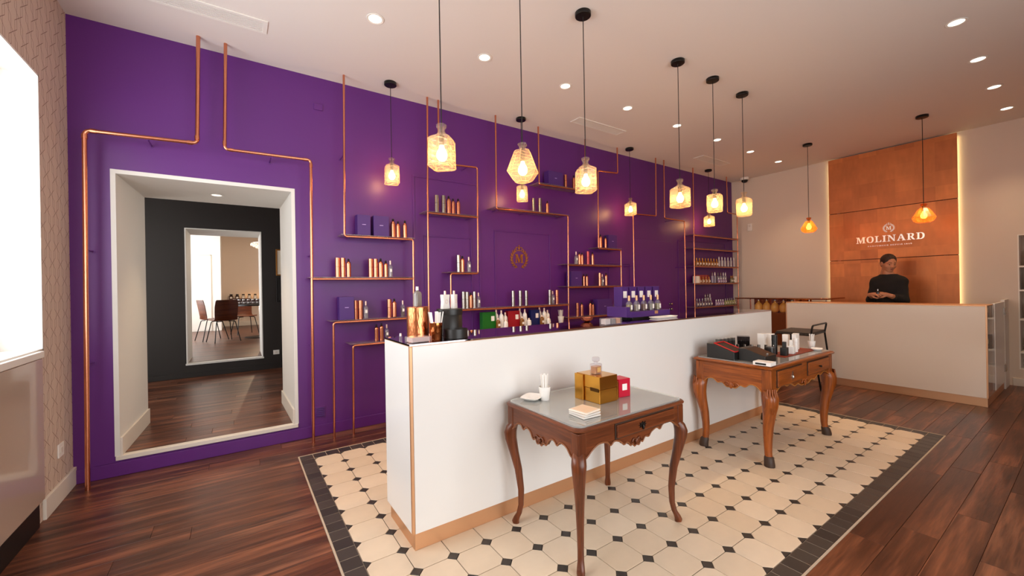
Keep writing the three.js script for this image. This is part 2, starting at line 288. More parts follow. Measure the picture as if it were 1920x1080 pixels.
{ // octagon and dot tiles with a border of black tiles
  const fl = struct('floor', 'cream octagon tile floor with small black dots and black border', 'tile floor', box(-0.11, 4.71, -0.03, -0.004, -0.11, 2.91), M.grout);
  const c = 0.035, g = 0.0022, y0 = -0.006, y1 = 0.0008;
  const under = (x0, x1, z0, z1) => x0 > 0.30 && x1 < 4.28 && z0 > 1.24 && z1 < 1.62;
  const oct = (i, j) => {
    const x = i * T, z = j * T, X = x + T, Z = z + T, e0 = i === 0 || j === 0 ? 0 : 0;
    return slab([[x + c, z + g], [X - c, z + g], [X - g, z + c], [X - g, Z - c], [X - c, Z - g], [x + c, Z - g], [x + g, Z - c], [x + g, z + c]], y0, y1, 0.0012, (i * 7.3) % 3, (j * 5.1) % 3);
  };
  const og = oct(0, 0);
  for (let i = 0; i < 23; i++) for (let j = 0; j < 14; j++) if (!under(i * T, i * T + T, j * T, j * T + T)) { const m = mesh('octagon_tile', og, tileMat(i, j), fl); m.position.set(i * T, 0, j * T); }
  const d = c - 0.003, dg = slab([[0, -d], [d, 0], [0, d], [-d, 0]], y0, y1, 0.001), hg = slab([[0, 0], [d, 0], [0, d], [0, 0.0001]].slice(0, 3), y0, y1, 0.0008);
  for (let i = 0; i <= 23; i++) for (let j = 0; j <= 14; j++) {
    if (under(i * T - c, i * T + c, j * T - c, j * T + c)) continue;
    if (i > 0 && i < 23 && j > 0 && j < 14) { const m = mesh('dot_tile', dg, M.tileDark, fl); m.position.set(i * T, 0, j * T); }
    else {
      const lo = g, x = i * T, z = j * T, P = [[x, z - d], [x + d, z], [x, z + d], [x - d, z]].map(([a, b]) => [Math.min(4.6 - lo, Math.max(lo, a)), Math.min(2.8 - lo, Math.max(lo, b))]);
      if (i === 0 || i === 23) { if (j === 0 || j === 14) continue; const xx = i === 0 ? lo : 4.6 - lo, s = i === 0 ? 1 : -1; mesh('dot_tile', slab([[xx, z - d], [xx + s * d, z], [xx, z + d]], y0, y1, 0.0008), M.tileDark, fl); }
      else { const zz = j === 0 ? lo : 2.8 - lo, s = j === 0 ? 1 : -1; mesh('dot_tile', slab([[x - d, zz], [x, zz + s * d], [x + d, zz]], y0, y1, 0.0008), M.tileDark, fl); }
    }
  }
  mesh('border_grout', [box(-0.10, 4.70, -0.0045, -0.0015, -0.10, -0.0005), box(-0.10, 4.70, -0.0045, -0.0015, 2.8005, 2.90), box(-0.10, -0.0005, -0.0045, -0.0015, -0.0005, 2.8005), box(4.6005, 4.70, -0.0045, -0.0015, -0.0005, 2.8005)], M.groutPale, fl);
  const bt = slab([[g, g], [BW - g, g], [BW - g, BW - g], [g, BW - g]], y0, y1, 0.0012), put = (x, z) => { const m = mesh('border_tile', bt, darkMat(), fl); m.position.set(x, 0, z); };
  for (let k = -1; k < 47; k++) { put(k * BW, -BW); put(k * BW, 2.8); }
  for (let k = 0; k < 28; k++) { put(-BW, k * BW); put(4.6, k * BW); }
  const e = 0.0015; struct('trim_3', 'thin pale edging strip around the tile floor', 'edging', [box(-0.11, -0.10, -0.01, e, -0.11, 2.91), box(4.70, 4.71, -0.01, e, -0.11, 2.91), box(-0.10, 4.70, -0.01, e, -0.11, -0.10), box(-0.10, 4.70, -0.01, e, 2.90, 2.91)], M.groutPale);
}
function tileMat(i, j) { tileMat.v = tileMat.v || [0xe6d0b6, 0xe2ccb2, 0xe9d4bb, 0xdfc8ad].map((c) => std({ color: c, roughness: 0.4, map: fleckTex })); return tileMat.v[Math.floor(hash(i + 9, j + 5) * 4)]; }
function darkMat() { darkMat.v = darkMat.v || [0x3a332e, 0x423a34, 0x342e2a].map((c) => std({ color: c, roughness: 0.42 })); return darkMat.v[Math.floor(rnd() * 3)]; }

// ---------------------------------------------------------------- room behind, black wall, and the far room
{
  const zb = -3.9, ox0 = -1.14, ox1 = -0.178, oy0 = 0.355, oy1 = 2.362;
  struct('wall_1', 'black painted wall seen through the doorway', 'wall',
    [box(-3.2, ox0, 0.1, 3.3, -4.66, zb), box(ox1, 1.6, 0.1, 3.3, -4.66, zb), box(ox0, ox1, oy1, 3.3, -4.66, zb), box(ox0, ox1, 0.1, oy0 - 0.02, -4.66, zb)], M.black);
  struct('baseboard_2', 'black baseboard of the black wall', 'baseboard', rbox(-3.0, 1.4, 0.15, 0.225, zb, zb + 0.015, 0.003), M.black);
  struct('trim_4', 'white lining of the opening in the black wall', 'doorway', [box(ox0 - 0.001, ox0 + 0.014, oy0 + 0.002, oy1, -4.67, zb + 0.004), box(ox1 - 0.012, ox1 + 0.001, oy0 + 0.002, oy1, -4.67, zb + 0.004), box(ox0 + 0.014, ox1 - 0.012, oy1 - 0.012, oy1 + 0.001, -4.67, zb + 0.004),
    box(ox0 - 0.01, ox1 + 0.01, oy0 - 0.022, oy0 + 0.002, -4.67, zb + 0.012)], M.reveal);
  struct('wall_2', 'side walls of the room behind the doorway', 'wall', [box(-3.2, -2.4, 0.1, 3.3, -3.9, -3.6), box(-3.2, -2.4, 0.1, 3.3, -2.0, -1.47), box(-3.2, -2.4, 0.1, 0.6, -3.6, -2.0), box(-3.2, -2.4, 2.6, 3.3, -3.6, -2.0), box(0.8, 1.6, 0.1, 3.3, -3.9, -1.47)], M.reveal);
  struct('ceiling', 'white ceiling of the rooms behind', 'ceiling', box(-3.4, 3.2, 3.2, 3.35, -12.2, -1.47), M.ceiling);
  const w = struct('window_3', 'side window of the room behind the doorway', 'window', [box(-2.75, -2.70, 0.6, 2.6, -3.6, -3.54), box(-2.75, -2.70, 0.6, 2.6, -2.06, -2.0), box(-2.75, -2.70, 0.6, 0.66, -3.6, -2.0), box(-2.75, -2.70, 2.54, 2.6, -3.6, -2.0)], M.white);
  mesh('pane', box(-2.73, -2.724, 0.65, 2.55, -3.55, -2.05), M.pane, w);
  daylight(-2.95, 1.6, -2.8, 0, 1.6, -2.8, 1.5, 1.9, 2.4, 0xfff0e0);
  // far room
  struct('floor', 'glossy brown floor of the far room', 'floor', box(-3.2, 3.0, 0.2, 0.36, -12.1, -4.0), floorMats[3]);
  struct('wall_3', 'beige walls of the far room', 'wall', [box(-3.2, 3.0, 0.2, 3.3, -11.7, -11.5), box(2.8, 3.0, 0.2, 3.3, -11.5, -4.66), box(-3.2, -2.6, 0.2, 3.3, -11.5, -9.6), box(-3.2, -2.6, 0.2, 3.3, -5.9, -4.66), box(-3.2, -2.6, 0.2, 0.9, -9.6, -5.9), box(-3.2, -2.6, 2.9, 3.3, -9.6, -5.9)], M.cream);
  const w5 = struct('window_4', 'bright window of the far room', 'window', [box(-2.95, -2.9, 0.9, 2.9, -9.6, -9.54), box(-2.95, -2.9, 0.9, 2.9, -5.96, -5.9), box(-2.95, -2.9, 0.9, 0.96, -9.6, -5.9), box(-2.95, -2.9, 2.84, 2.9, -9.6, -5.9)], M.white);
  mesh('pane', box(-2.93, -2.924, 0.95, 2.85, -9.55, -5.95), M.pane, w5);
  daylight(-3.15, 1.9, -7.75, 0, 1.9, -7.75, 3.6, 1.9, 9.0);
  struct('wall_4', 'bright white wall projection of the far room', 'wall', box(-2.6, -0.875, 0.36, 3.2, -11.5, -10.03), M.white);
  const d = struct('door_1', 'white flush door in the far room wall', 'door', rbox(-1.9, -1.10, 0.37, 2.42, -10.05, -10.02, 0.004), M.white);
  mesh('door_frame', [box(-1.10, -1.085, 0.37, 2.44, -10.05, -10.012), box(-1.92, -1.085, 2.42, 2.435, -10.05, -10.012)], M.trimWhite, d);
  struct('baseboard_3', 'white baseboard of the far room', 'baseboard', rbox(-0.875, 2.8, 0.36, 0.50, -11.5, -11.48, 0.004), M.trimWhite);
}

// ---------------------------------------------------------------- fittings on the walls
const font = await new FontLoader().loadAsync('fonts/droid/droid_serif_bold.typeface.json');
const fontR = await new FontLoader().loadAsync('fonts/droid/droid_serif_regular.typeface.json');
function text(s, size, depth, f = font, spacing = 0) {   // one line centred on x, baseline at 0
  const gs = []; let x = 0;
  for (const ch of s) {
    if (ch === ' ') { x += size * 0.45; continue; }
    const g = new TextGeometry(ch, { font: f, size, depth, curveSegments: 4, bevelEnabled: false }); g.computeBoundingBox();
    const w = g.boundingBox.max.x - g.boundingBox.min.x; g.translate(x - g.boundingBox.min.x, 0, 0); gs.push(g); x += w + spacing + size * 0.1;
  }
  x -= spacing + size * 0.1; gs.forEach((g) => g.translate(-x / 2, 0, 0)); return gs;
}
// crowned letter in a wreath, facing +z, about 1 high and 0.9 wide, centred
function crest(d) {
  const leaf = (x, y, a, l, w) => { const s = new THREE.Shape(); s.moveTo(0, 0); s.quadraticCurveTo(w, l / 2, 0, l); s.quadraticCurveTo(-w, l / 2, 0, 0); const g = new THREE.ExtrudeGeometry(s, { depth: d, bevelEnabled: false, curveSegments: 4 }); g.rotateZ(a); g.translate(x, y, 0); return g; };
  const wreath = [], crown = [], letter = text('M', 0.36, d).map((g) => g.translate(0, -0.24, 0));
  for (const s of [-1, 1]) {
    for (let k = 0; k < 8; k++) {
      const t = -1.25 + k * 0.30, x = s * 0.40 * Math.cos(t), y = -0.07 + 0.37 * Math.sin(t), a = s * (t) ;
      wreath.push(leaf(x, y, s > 0 ? t - 0.45 : -t + 0.45, 0.16, 0.045)); wreath.push(leaf(x * 0.97, y, s > 0 ? t + 0.55 : -t - 0.55, 0.13, 0.04));
    }
    for (let k = 0; k < 10; k++) { const t0 = -1.35 + k * 0.24, t1 = t0 + 0.26; wreath.push(rod([s * 0.40 * Math.cos(t0), -0.07 + 0.37 * Math.sin(t0), d / 2], [s * 0.40 * Math.cos(t1), -0.07 + 0.37 * Math.sin(t1), d / 2], 0.012, 5)); }
    const tor = new THREE.TorusGeometry(0.075, 0.017, 5, 12, Math.PI * 1.2); tor.rotateZ(s > 0 ? -0.6 : 0.0); tor.translate(s * 0.085, 0.33, d / 2); crown.push(tor);
    crown.push(new THREE.SphereGeometry(0.02, 8, 6).translate(s * 0.155, 0.40, d / 2));
  }
  crown.push(box(-0.15, 0.15, 0.255, 0.285, 0, d)); crown.push(box(-0.012, 0.012, 0.28, 0.50, 0, d)); crown.push(box(-0.03, 0.03, 0.445, 0.465, 0, d)); crown.push(new THREE.SphereGeometry(0.026, 8, 6).translate(0, 0.40, d / 2));
  return { letter: join(letter), wreath: join(wreath.map((g) => (g.index ? g.toNonIndexed() : g))), crown: join(crown.map((g) => (g.index ? g.toNonIndexed() : g))) };
}
{
  const c = crest(0.02), o = thing('wall_crest', 'gold crowned letter M crest in a wreath on the purple wall', 'emblem', [2.526, 1.79, ZW + 0.001]); o.scale.set(0.30, 0.315, 0.3);
  for (const k of ['letter', 'wreath', 'crown']) mesh(k, c[k], M.goldDull, o);
  const p = thing('copper_wall_panel', 'tall copper clad wall panel behind the reception desk', 'wall panel', [0, 0, 0]);
  [[0.02, 1.744], [1.752, 2.533], [2.541, 3.452]].forEach(([a, b]) => mesh('copper_sheet', rbox(7.823, 7.838, a, b, 1.092, 2.578, 0.003), M.copperLeaf, p));
  mesh('backing_frame', [box(7.838, XB - 0.001, 0.05, 3.42, 1.2, 1.24), box(7.838, XB - 0.001, 0.05, 3.42, 2.43, 2.47)], M.white, p);
  mesh('added_light_block', box(7.838, 7.8405, 0.03, 3.445, 1.10, 2.57), M.bronzeDark, p);  // dark sheet added to keep strip light from leaking through the joints
  const led = new THREE.MeshStandardMaterial({ color: 0xfff0c8, emissive: 0xffdc98, emissiveIntensity: 2 });
  for (const z of [1.113, 2.557]) {
    mesh('light_strip', box(7.842, 7.847, 0.3, 3.42, z - 0.006, z + 0.006), led, p);
    const l = new THREE.RectAreaLight(0xffdf9c, 15, 0.012, 3.1); l.position.set(7.849, 1.86, z); l.lookAt(8.5, 1.86, z); l.castShadow = true; scene.add(l);
  }
  const s = thing('wall_sign', 'white metal shop name lettering with crest on the copper panel', 'sign', [7.823, 0, 0]);
  const turn = (g, x, y, z) => { g.rotateY(-Math.PI / 2); g.translate(x, y, z); return g; };
  const fit = (gs, w, h) => { const all = join(gs.map((g) => g.clone())); all.computeBoundingBox(); const q = all.boundingBox, kx = w / (q.max.x - q.min.x), ky = h / (q.max.y - Math.max(q.min.y, 0)); gs.forEach((g) => g.scale(kx, ky, 1)); return gs; };
  fit(text('MOLINARD', 0.1, 0.014, font, 0.004), 0.79, 0.099).forEach((g) => mesh('letter', turn(g, 0, 2.008, 1.849), M.silverWhite, s));
  mesh('small_lettering', turn(join(fit(text('PARFUMEUR DEPUIS 1849', 0.02, 0.004, fontR, 0.004), 0.51, 0.017)), 0, 1.944, 1.849), M.silverWhite, s);
  const k2 = crest(0.08); for (const k of ['letter', 'wreath', 'crown']) { const g = k2[k]; g.scale(0.148, 0.155, 0.1); mesh(k === 'letter' ? 'crest_letter' : k, turn(g, 0, 2.225, 1.849), M.silverWhite, s); }
}
{ // small things on the walls
  const t = thing('wall_thermostat', 'small white wall sensor on the cream wall near the corner', 'sensor', [XB, 2.43, -0.21]);
  mesh('case', rbox(-0.03, 0, 0, 0.145, -0.045, 0.045, 0.008), M.white, t); mesh('lens', rbox(-0.034, -0.028, 0.08, 0.12, -0.02, 0.02, 0.003), M.trimWhite, t);
  const g = thing('vent_grille', 'small purple vent grille low on the purple wall', 'grille', [0.137, 0.226, ZW]);
  mesh('plate', rbox(-0.045, 0.045, -0.052, 0.052, 0, 0.006, 0.002), M.purple, g);
  for (let k = 0; k < 5; k++) mesh('slat', rbox(-0.035, 0.035, -0.042 + k * 0.018, -0.032 + k * 0.018, 0.005, 0.010, 0.002), M.boxPurple, g);
  const q = thing('junction_plate', 'purple painted square cover plate high on the purple wall', 'cover plate', [0.165, 3.18, ZW]);
  mesh('plate', rbox(-0.04, 0.04, -0.03, 0.03, 0, 0.012, 0.003), M.purple, q);
  const sk = thing('wall_socket', 'white socket plate on the trellis wallpaper low by the corner', 'socket', [XL, 0.34, -0.30]);
  mesh('plate', rbox(0, 0.009, -0.045, 0.045, -0.05, 0.05, 0.003), M.white, sk); mesh('socket_insert', rbox(0.007, 0.012, -0.02, 0.02, -0.02, 0.02, 0.002), M.trimWhite, sk);
  const s2 = thing('wall_socket', 'white double socket plate low on the black wall', 'socket', [0.004, 0.413, -3.9]);
  mesh('plate', rbox(-0.043, 0.043, -0.035, 0.035, 0, 0.01, 0.003), M.white, s2); mesh('socket_insert', [cyl(0.018, 0.018, 0, 0.004, 12).rotateX(Math.PI / 2).translate(0, 0, 0.011)], M.trimWhite, s2);
  for (const [y0, y1, lab, fr] of [[1.66, 2.09, 'gold framed picture on the black wall', M.goldDull], [1.23, 1.62, 'dark framed picture below the gold frame on the black wall', M.blackMetal]]) {
    const f = thing('framed_picture', lab, 'picture', [0.19, (y0 + y1) / 2, -3.9]), h = (y1 - y0) / 2, w = 0.17;
    mesh('frame', [rbox(-w, w, h - 0.02, h, 0, 0.02, 0.003), rbox(-w, w, -h, -h + 0.02, 0, 0.02, 0.003), rbox(-w, -w + 0.02, -h + 0.02, h - 0.02, 0, 0.02, 0.003), rbox(w - 0.02, w, -h + 0.02, h - 0.02, 0, 0.02, 0.003)], fr, f);
    mesh('print', box(-w + 0.015, w - 0.015, -h + 0.015, h - 0.015, 0.002, 0.008), std({ roughness: 0.6, map: canvasTex(64, 80, (x, a, b) => { x.fillStyle = fr === M.goldDull ? '#efe4cf' : '#15120f'; x.fillRect(0, 0, a, b); x.fillStyle = fr === M.goldDull ? '#2a2528' : '#4a4038'; for (let i = 0; i < 14; i++) { x.beginPath(); x.arc(14 + hash(i, 2) * 36, 10 + hash(i, 7) * 60, 2 + hash(i, 4) * 6, 0, 7); x.fill(); } }) }), f);
  }
  const dc = thing('dome_camera', 'white ceiling mount with black dome camera near the far corner', 'camera', [7.73, H, -0.23]);
  mesh('mount', cyl(0.075, 0.075, -0.05, 0, 20), M.white, dc); mesh('dome', lathe([[0, -0.10], [0.03, -0.095], [0.052, -0.075], [0.058, -0.05], [0, -0.05]], 20), M.blackMetal, dc);
  // jib door and raised mouldings, painted with the wall
  const mould = (x0, x1, y0, y1, w = 0.022, d = 0.01) => [rbox(x0, x1, y1 - w, y1, 0, d, 0.003, 1), rbox(x0, x1, y0, y0 + w, 0, d, 0.003, 1), rbox(x0, x0 + w, y0 + w, y1 - w, 0, d, 0.003, 1), rbox(x1 - w, x1, y0 + w, y1 - w, 0, d, 0.003, 1)].map((g) => g.translate(0, 0, ZW));
  const jd = struct('door_2', 'flush door painted purple like the wall', 'door', rbox(4.80, 5.82, 0.11, 2.145, ZW, ZW + 0.012, 0.004), M.purple);
  for (const y of [1.065, 0.975]) mesh('door_knob', lathe([[0, 0.05], [0.018, 0.048], [0.022, 0.035], [0.01, 0.02], [0.012, 0.004], [0.024, 0.0], [0, 0]], 14).rotateX(Math.PI / 2).translate(5.72, y, ZW + 0.014), M.silver, jd);
  struct('trim_5', 'thin moulding frames painted purple on the wall', 'moulding', [...mould(1.10, 1.95, 0.2, 2.66), ...mould(1.22, 1.83, 0.4, 2.0, 0.015), ...mould(2.15, 3.05, 0.3, 2.12, 0.015), ...mould(6.0, 7.6, 0.3, 2.2, 0.015), ...mould(4.2, 4.7, 0.3, 1.75, 0.015)], M.purple);
}
// ---------------------------------------------------------------- ceiling fittings
const lensMat = new THREE.MeshStandardMaterial({ color: 0xffffff, emissive: 0xfff1dc, emissiveIntensity: 3.2 });
const spotRing = lathe([[0.047, 0], [0.066, 0], [0.066, -0.004], [0.060, -0.007], [0.050, -0.004], [0.047, -0.001]], 28), spotLens = cyl(0.048, 0.048, -0.002, 0, 24);
function downlight(x, y, z, label, power = 3.8, group = 'recessed ceiling spotlights', s = 1) {
  const o = thing('downlight', label, 'spotlight', [x, y, z], 0, group); o.scale.setScalar(s);
  mesh('trim_ring', spotRing, M.white, o); mesh('lens', spotLens, lensMat, o);
  const l = new THREE.SpotLight(0xffdcb0, power, 0, 0.8, 0.7, 2); l.position.set(x, y - 0.015, z); l.target.position.set(x, y - 2, z); l.castShadow = true; l.shadow.radius = 2; scene.add(l, l.target);
}
const ord = ['first', 'second', 'third', 'fourth', 'fifth', 'sixth', 'seventh', 'eighth', 'ninth', 'tenth', 'eleventh', 'twelfth', 'thirteenth', 'fourteenth', 'fifteenth', 'sixteenth', 'seventeenth', 'eighteenth'];
for (let k = 0; k < 8; k++) downlight(0.39 + k * 0.967, H, 0.603, ord[k] + ' nearest recessed spotlight of the ceiling row above the counter');
for (let k = 0; k < 4; k++) downlight(4.31 + k * 0.98, H, 3.07, ord[k] + ' nearest recessed spotlight of the row at the right edge');
downlight(-0.66, 2.328, -1.05, 'small spotlight in the top of the doorway lining', 3, undefined, 0.8);
for (const [x0, x1, z0, z1, lab] of [[-1.3, -0.285, -0.05, 0.13, 'long linear air vent in the ceiling above the doorway'], [2.98, 3.835, -0.04, 0.13, 'ceiling air vent in the middle above the shelves'], [5.7, 6.52, -0.06, 0.12, 'ceiling air vent nearest the far corner']]) {
  const v = thing('ceiling_vent', lab, 'air vent', [0, H, 0]);
  mesh('frame', [rbox(x0, x1, -0.008, 0, z0, z0 + 0.022, 0.002), rbox(x0, x1, -0.008, 0, z1 - 0.022, z1, 0.002), rbox(x0, x0 + 0.03, -0.008, 0, z0 + 0.022, z1 - 0.022, 0.002), rbox(x1 - 0.03, x1, -0.008, 0, z0 + 0.022, z1 - 0.022, 0.002)], M.white, v);
  mesh('backing', box(x0 + 0.02, x1 - 0.02, -0.0015, 0, z0 + 0.02, z1 - 0.02), M.grout, v);
  for (let k = 0; k < 9; k++) { const z = z0 + 0.03 + k * (z1 - z0 - 0.06) / 8; mesh('slat', box(x0 + 0.025, x1 - 0.025, -0.006, -0.001, z - 0.005, z + 0.005), M.white, v); }
}
// ---------------------------------------------------------------- pendant lamps made from decanters
const bulbMat = new THREE.MeshStandardMaterial({ color: 0xfff2d8, emissive: 0xffdfa0, emissiveIntensity: 9 });
const bulbGeo = lathe([[0, -0.05], [0.018, -0.046], [0.030, -0.03], [0.033, -0.012], [0.028, 0.008], [0.016, 0.028], [0.013, 0.045], [0, 0.046]], 16);
const holderGeo = lathe([[0, 0.045], [0.016, 0.045], [0.016, 0.10], [0.010, 0.11], [0, 0.11]], 14);
// profiles: [y, half width, squareness (1 round .. 0.25 square)]
const neck = (b, t, r) => [[t, r * 1.30, 1], [t - 0.006, r * 1.42, 1], [t - 0.018, r * 1.28, 1], [t - 0.026, r * 0.95, 1], [b + 0.012, r * 0.92, 1], [b, r * 1.15, 0.9]];
const shades = {
  square: { mat: 'crystal', turn: Math.PI / 4, n: 32, prof: [...neck(0.21, 0.262, 0.022), [0.197, 0.036, 0.6], [0.186, 0.054, 0.4], [0.178, 0.062, 0.25], [0.170, 0.065, 0.1], [0.09, 0.066, 0.1], [0.012, 0.067, 0.1], [0.003, 0.063, 0.12], [0, 0.056, 0.12], [0.010, 0.003, 0.3]] },
  plain: { mat: 'crystal', turn: 0.2, n: 32, prof: [...neck(0.185, 0.232, 0.022), [0.180, 0.04, 0.7], [0.176, 0.058, 0.5], [0.168, 0.066, 0.4], [0.09, 0.067, 0.35], [0.012, 0.064, 0.35], [0.002, 0.056, 0.4], [0.0, 0.045, 0.4], [0.008, 0.003, 0.5]] },
  round: { mat: 'crystal', turn: 0, n: 24, prof: [...neck(0.205, 0.262, 0.022), [0.195, 0.05, 0.9], [0.182, 0.072, 0.85], [0.16, 0.076, 0.85], [0.08, 0.074, 0.85], [0.01, 0.072, 0.85], [0.0, 0.06, 0.9], [0.008, 0.003, 1]] },
  diamond: { mat: 'crystal', turn: 0.3, n: 6, facet: true, prof: [[0.262, 0.03, 1], [0.250, 0.034, 1], [0.238, 0.024, 1], [0.222, 0.022, 1], [0.212, 0.05, 1], [0.205, 0.058, 1], [0.070, 0.112, 1], [0.012, 0.070, 1], [0.0, 0.045, 1], [0.006, 0.002, 1]] },
  amber: { mat: 'crystalAmber', turn: 0.2, n: 8, facet: true, prof: [[0.232, 0.022, 1], [0.224, 0.034, 1], [0.212, 0.03, 1], [0.195, 0.018, 1], [0.182, 0.024, 1], [0.172, 0.046, 1], [0.13, 0.07, 1], [0.06, 0.108, 1], [0.02, 0.092, 1], [0.0, 0.06, 1], [0.004, 0.002, 1]] },
};
// the moulded shades get wheel-cut facets: rings of alternating depth over the body
function cutProfile(prof, y0, y1, n) { const out = []; for (let k = 0; k < prof.length; k++) { out.push(prof[k]); const a = prof[k], b = prof[k + 1]; if (b && a[0] <= y1 && b[0] >= y0 && a[0] - b[0] > 0.03) for (let i = 1; i < n; i++) { const t = i / n; out.push([a[0] + (b[0] - a[0]) * t, a[1] + (b[1] - a[1]) * t, a[2] + (b[2] - a[2]) * t, 1]); } } return out; }
for (const k in shades) {
  const s = shades[k], prof = s.facet ? s.prof : cutProfile(s.prof, 0.0, 0.19, 5), rings = prof.map(([y, r, q, cut], j) => ring(s.n, r, r, y, q, s.turn).map(([x, yy, z], i) => { const f = cut ? 1 - 0.03 * ((i + j) % 2) : 1; return [x * f, yy, z * f]; }));
  s.geo = loft(rings, false, false, 0);
  const ribs = [], V = (p) => new THREE.Vector3(...p), low = rings.length - 2;
  if (s.facet) {   // bright edges between the facets
    for (let i = 0; i < s.n; i++) { for (let j = 3; j < low; j++) ribs.push(rod(rings[j][i], rings[j + 1][i], 0.0011, 5)); for (const j of [low - 2, low]) ribs.push(rod(rings[j][i], rings[j][(i + 1) % s.n], 0.0011, 5)); }
    for (let i = 0; i < s.n; i++) for (let t = 1; t < 6; t++) { const m = (u, v, q) => u.map((c, d) => c + (v[d] - c) * q), A = rings[low - 3], B = rings[low - 2]; ribs.push(rod(m(A[i], B[i], t / 6), m(A[(i + 1) % s.n], B[(i + 1) % s.n], t / 6 - 0.1), 0.0007, 4)); }
  } else {         // diamond lattice of wheel cuts on the body, and the bottom edge
    const first = rings.findIndex((r, j) => prof[j][0] < 0.172), body = rings.slice(first, rings.length - 3);
    for (let i = 0; i < s.n; i += 4) for (const d of [-1, 1]) { const pts = body.map((r, j) => V(r[(i + d * j + 8 * s.n) % s.n])); ribs.push(new THREE.TubeGeometry(new THREE.CatmullRomCurve3(pts, false, 'catmullrom', 0.1), pts.length * 2, 0.0009, 4)); }
    for (let i = 0; i < s.n; i++) ribs.push(rod(rings[low - 2][i], rings[low - 2][(i + 1) % s.n], 0.0014, 4));
  }
  s.ribs = join(ribs.map((g) => g.toNonIndexed()));
}
const ribMat = phy({ color: 0xffe2b0, transmission: 0.55, roughness: 0.75, thickness: 0 }), ribAmber = phy({ color: 0xffb860, transmission: 0.55, roughness: 0.75, thickness: 0 });
const roseGeo = lathe([[0, -0.03], [0.055, -0.03], [0.06, -0.026], [0.06, 0], [0, 0]], 28);
function pendant(x, z, yb, kind, label, power, s = 1, turn = 0) {
  const top = shades[kind].prof[0][0] * s, o = thing('pendant_lamp', label, 'pendant lamp', [x, yb, z], 0, 'glass decanter pendant lamps');
  const sh = mesh('glass_shade', shades[kind].geo, M[shades[kind].mat], o); sh.scale.setScalar(s); sh.rotation.y = turn; mesh('cut_ribs', shades[kind].ribs, kind === 'amber' ? ribAmber : ribMat, sh);
  mesh('ceiling_rose', roseGeo.clone().translate(0, H - yb, 0), M.blackMetal, o);
  const by = 0.095 * s; mesh('cord', rod([0, by + 0.1, 0], [0, H - yb - 0.028, 0], 0.0035, 6), M.cord, o);
  const b = mesh('bulb', bulbGeo.clone().translate(0, by, 0), bulbMat, o); mesh('bulb_holder', holderGeo.clone().translate(0, by, 0), M.blackMetal, o);
  const l = new THREE.PointLight(0xffc88a, power, 0, 2); l.position.set(x, yb + by - 0.005, z); l.castShadow = true; l.shadow.radius = 1.3; scene.add(l);
}
const pw = 0.34;
pendant(0.505, 1.515, 2.105, 'square', 'largest square crystal decanter pendant, left of centre', pw);
pendant(1.097, 1.515, 2.105, 'diamond', 'faceted diamond shaped crystal pendant in the front row', pw);
pendant(1.687, 1.515, 2.105, 'square', 'square crystal pendant right of the diamond shaped one', pw, 1, 0.3);
pendant(2.894, 1.515, 2.108, 'square', 'square crystal pendant third from right in the front row', pw, 1, 0.55);
pendant(3.484, 1.515, 2.118, 'plain', 'plain rounded square pendant in the front row', pw, 1, 0.5);
pendant(4.073, 1.515, 2.13, 'round', 'round barrel crystal pendant before the cream wall', pw);
pendant(0.788, -0.288, 2.45, 'square', 'small leftmost square pendant close to the purple wall', pw, 1, 0.6);
pendant(2.395, -0.288, 2.45, 'square', 'small square pendant seen just below the diamond pendant', pw, 0.98, 0.1);
pendant(4.417, -0.30, 2.455, 'square', 'small square pendant by the purple wall right of centre', pw, 1, 0.4);
pendant(6.577, -0.305, 2.44, 'square', 'small square pendant nearest the far corner', pw, 1, 0.5);
pendant(6.582, 1.233, 2.143, 'amber', 'amber glass pendant left of the copper panel', pw, 0.97);
pendant(6.643, 2.447, 2.125, 'amber', 'amber glass pendant in front of the copper panel', pw, 1.02, 0.3);

// ---------------------------------------------------------------- copper pipe shelving
const ZP = -0.38, PR = 0.0105;
function pipeUnit(label) { return thing('copper_pipe_shelf', label, 'pipe shelf', [0, 0, 0]); }
function addPipe(o, pts, r = PR) { mesh('pipe', pipeGeo(pts.map(([x, y]) => [x, y, ZP]), r, r * 2.6), M.copper, o); }
function addCollars(o, list, r = PR) { for (const [x, y, dir] of list) mesh('collar', dir === 'h' ? rod([x - 0.016, y, ZP], [x + 0.016, y, ZP], r * 1.22, 14) : rod([x, y - 0.016, ZP], [x, y + 0.016, ZP], r * 1.22, 14), M.copper, o); }
function addBracket(o, x, y, r = 0.006) { mesh('bracket', [rod([x, y, ZP], [x, y, ZW], r, 10), rod([x, y, ZW], [x, y, ZW + 0.006], 0.013, 12)], M.purple, o); }
function addShelf(o, x0, x1, y, rail = true, ext = 0.0) {
  if (rail) mesh('rail', rod([x0, y, ZP], [x1, y, ZP], PR, 12), M.copper, o);
  mesh('glass_shelf', rbox(x0 - 0.03 - ext, x1 + 0.015, y + PR, y + PR + 0.008, ZW + 0.006, ZP + 0.014, 0.002), M.shelfGlass, o);
  addBracket(o, x0 + 0.06, y - 0.004); addBracket(o, x1 - 0.06, y - 0.004);
}
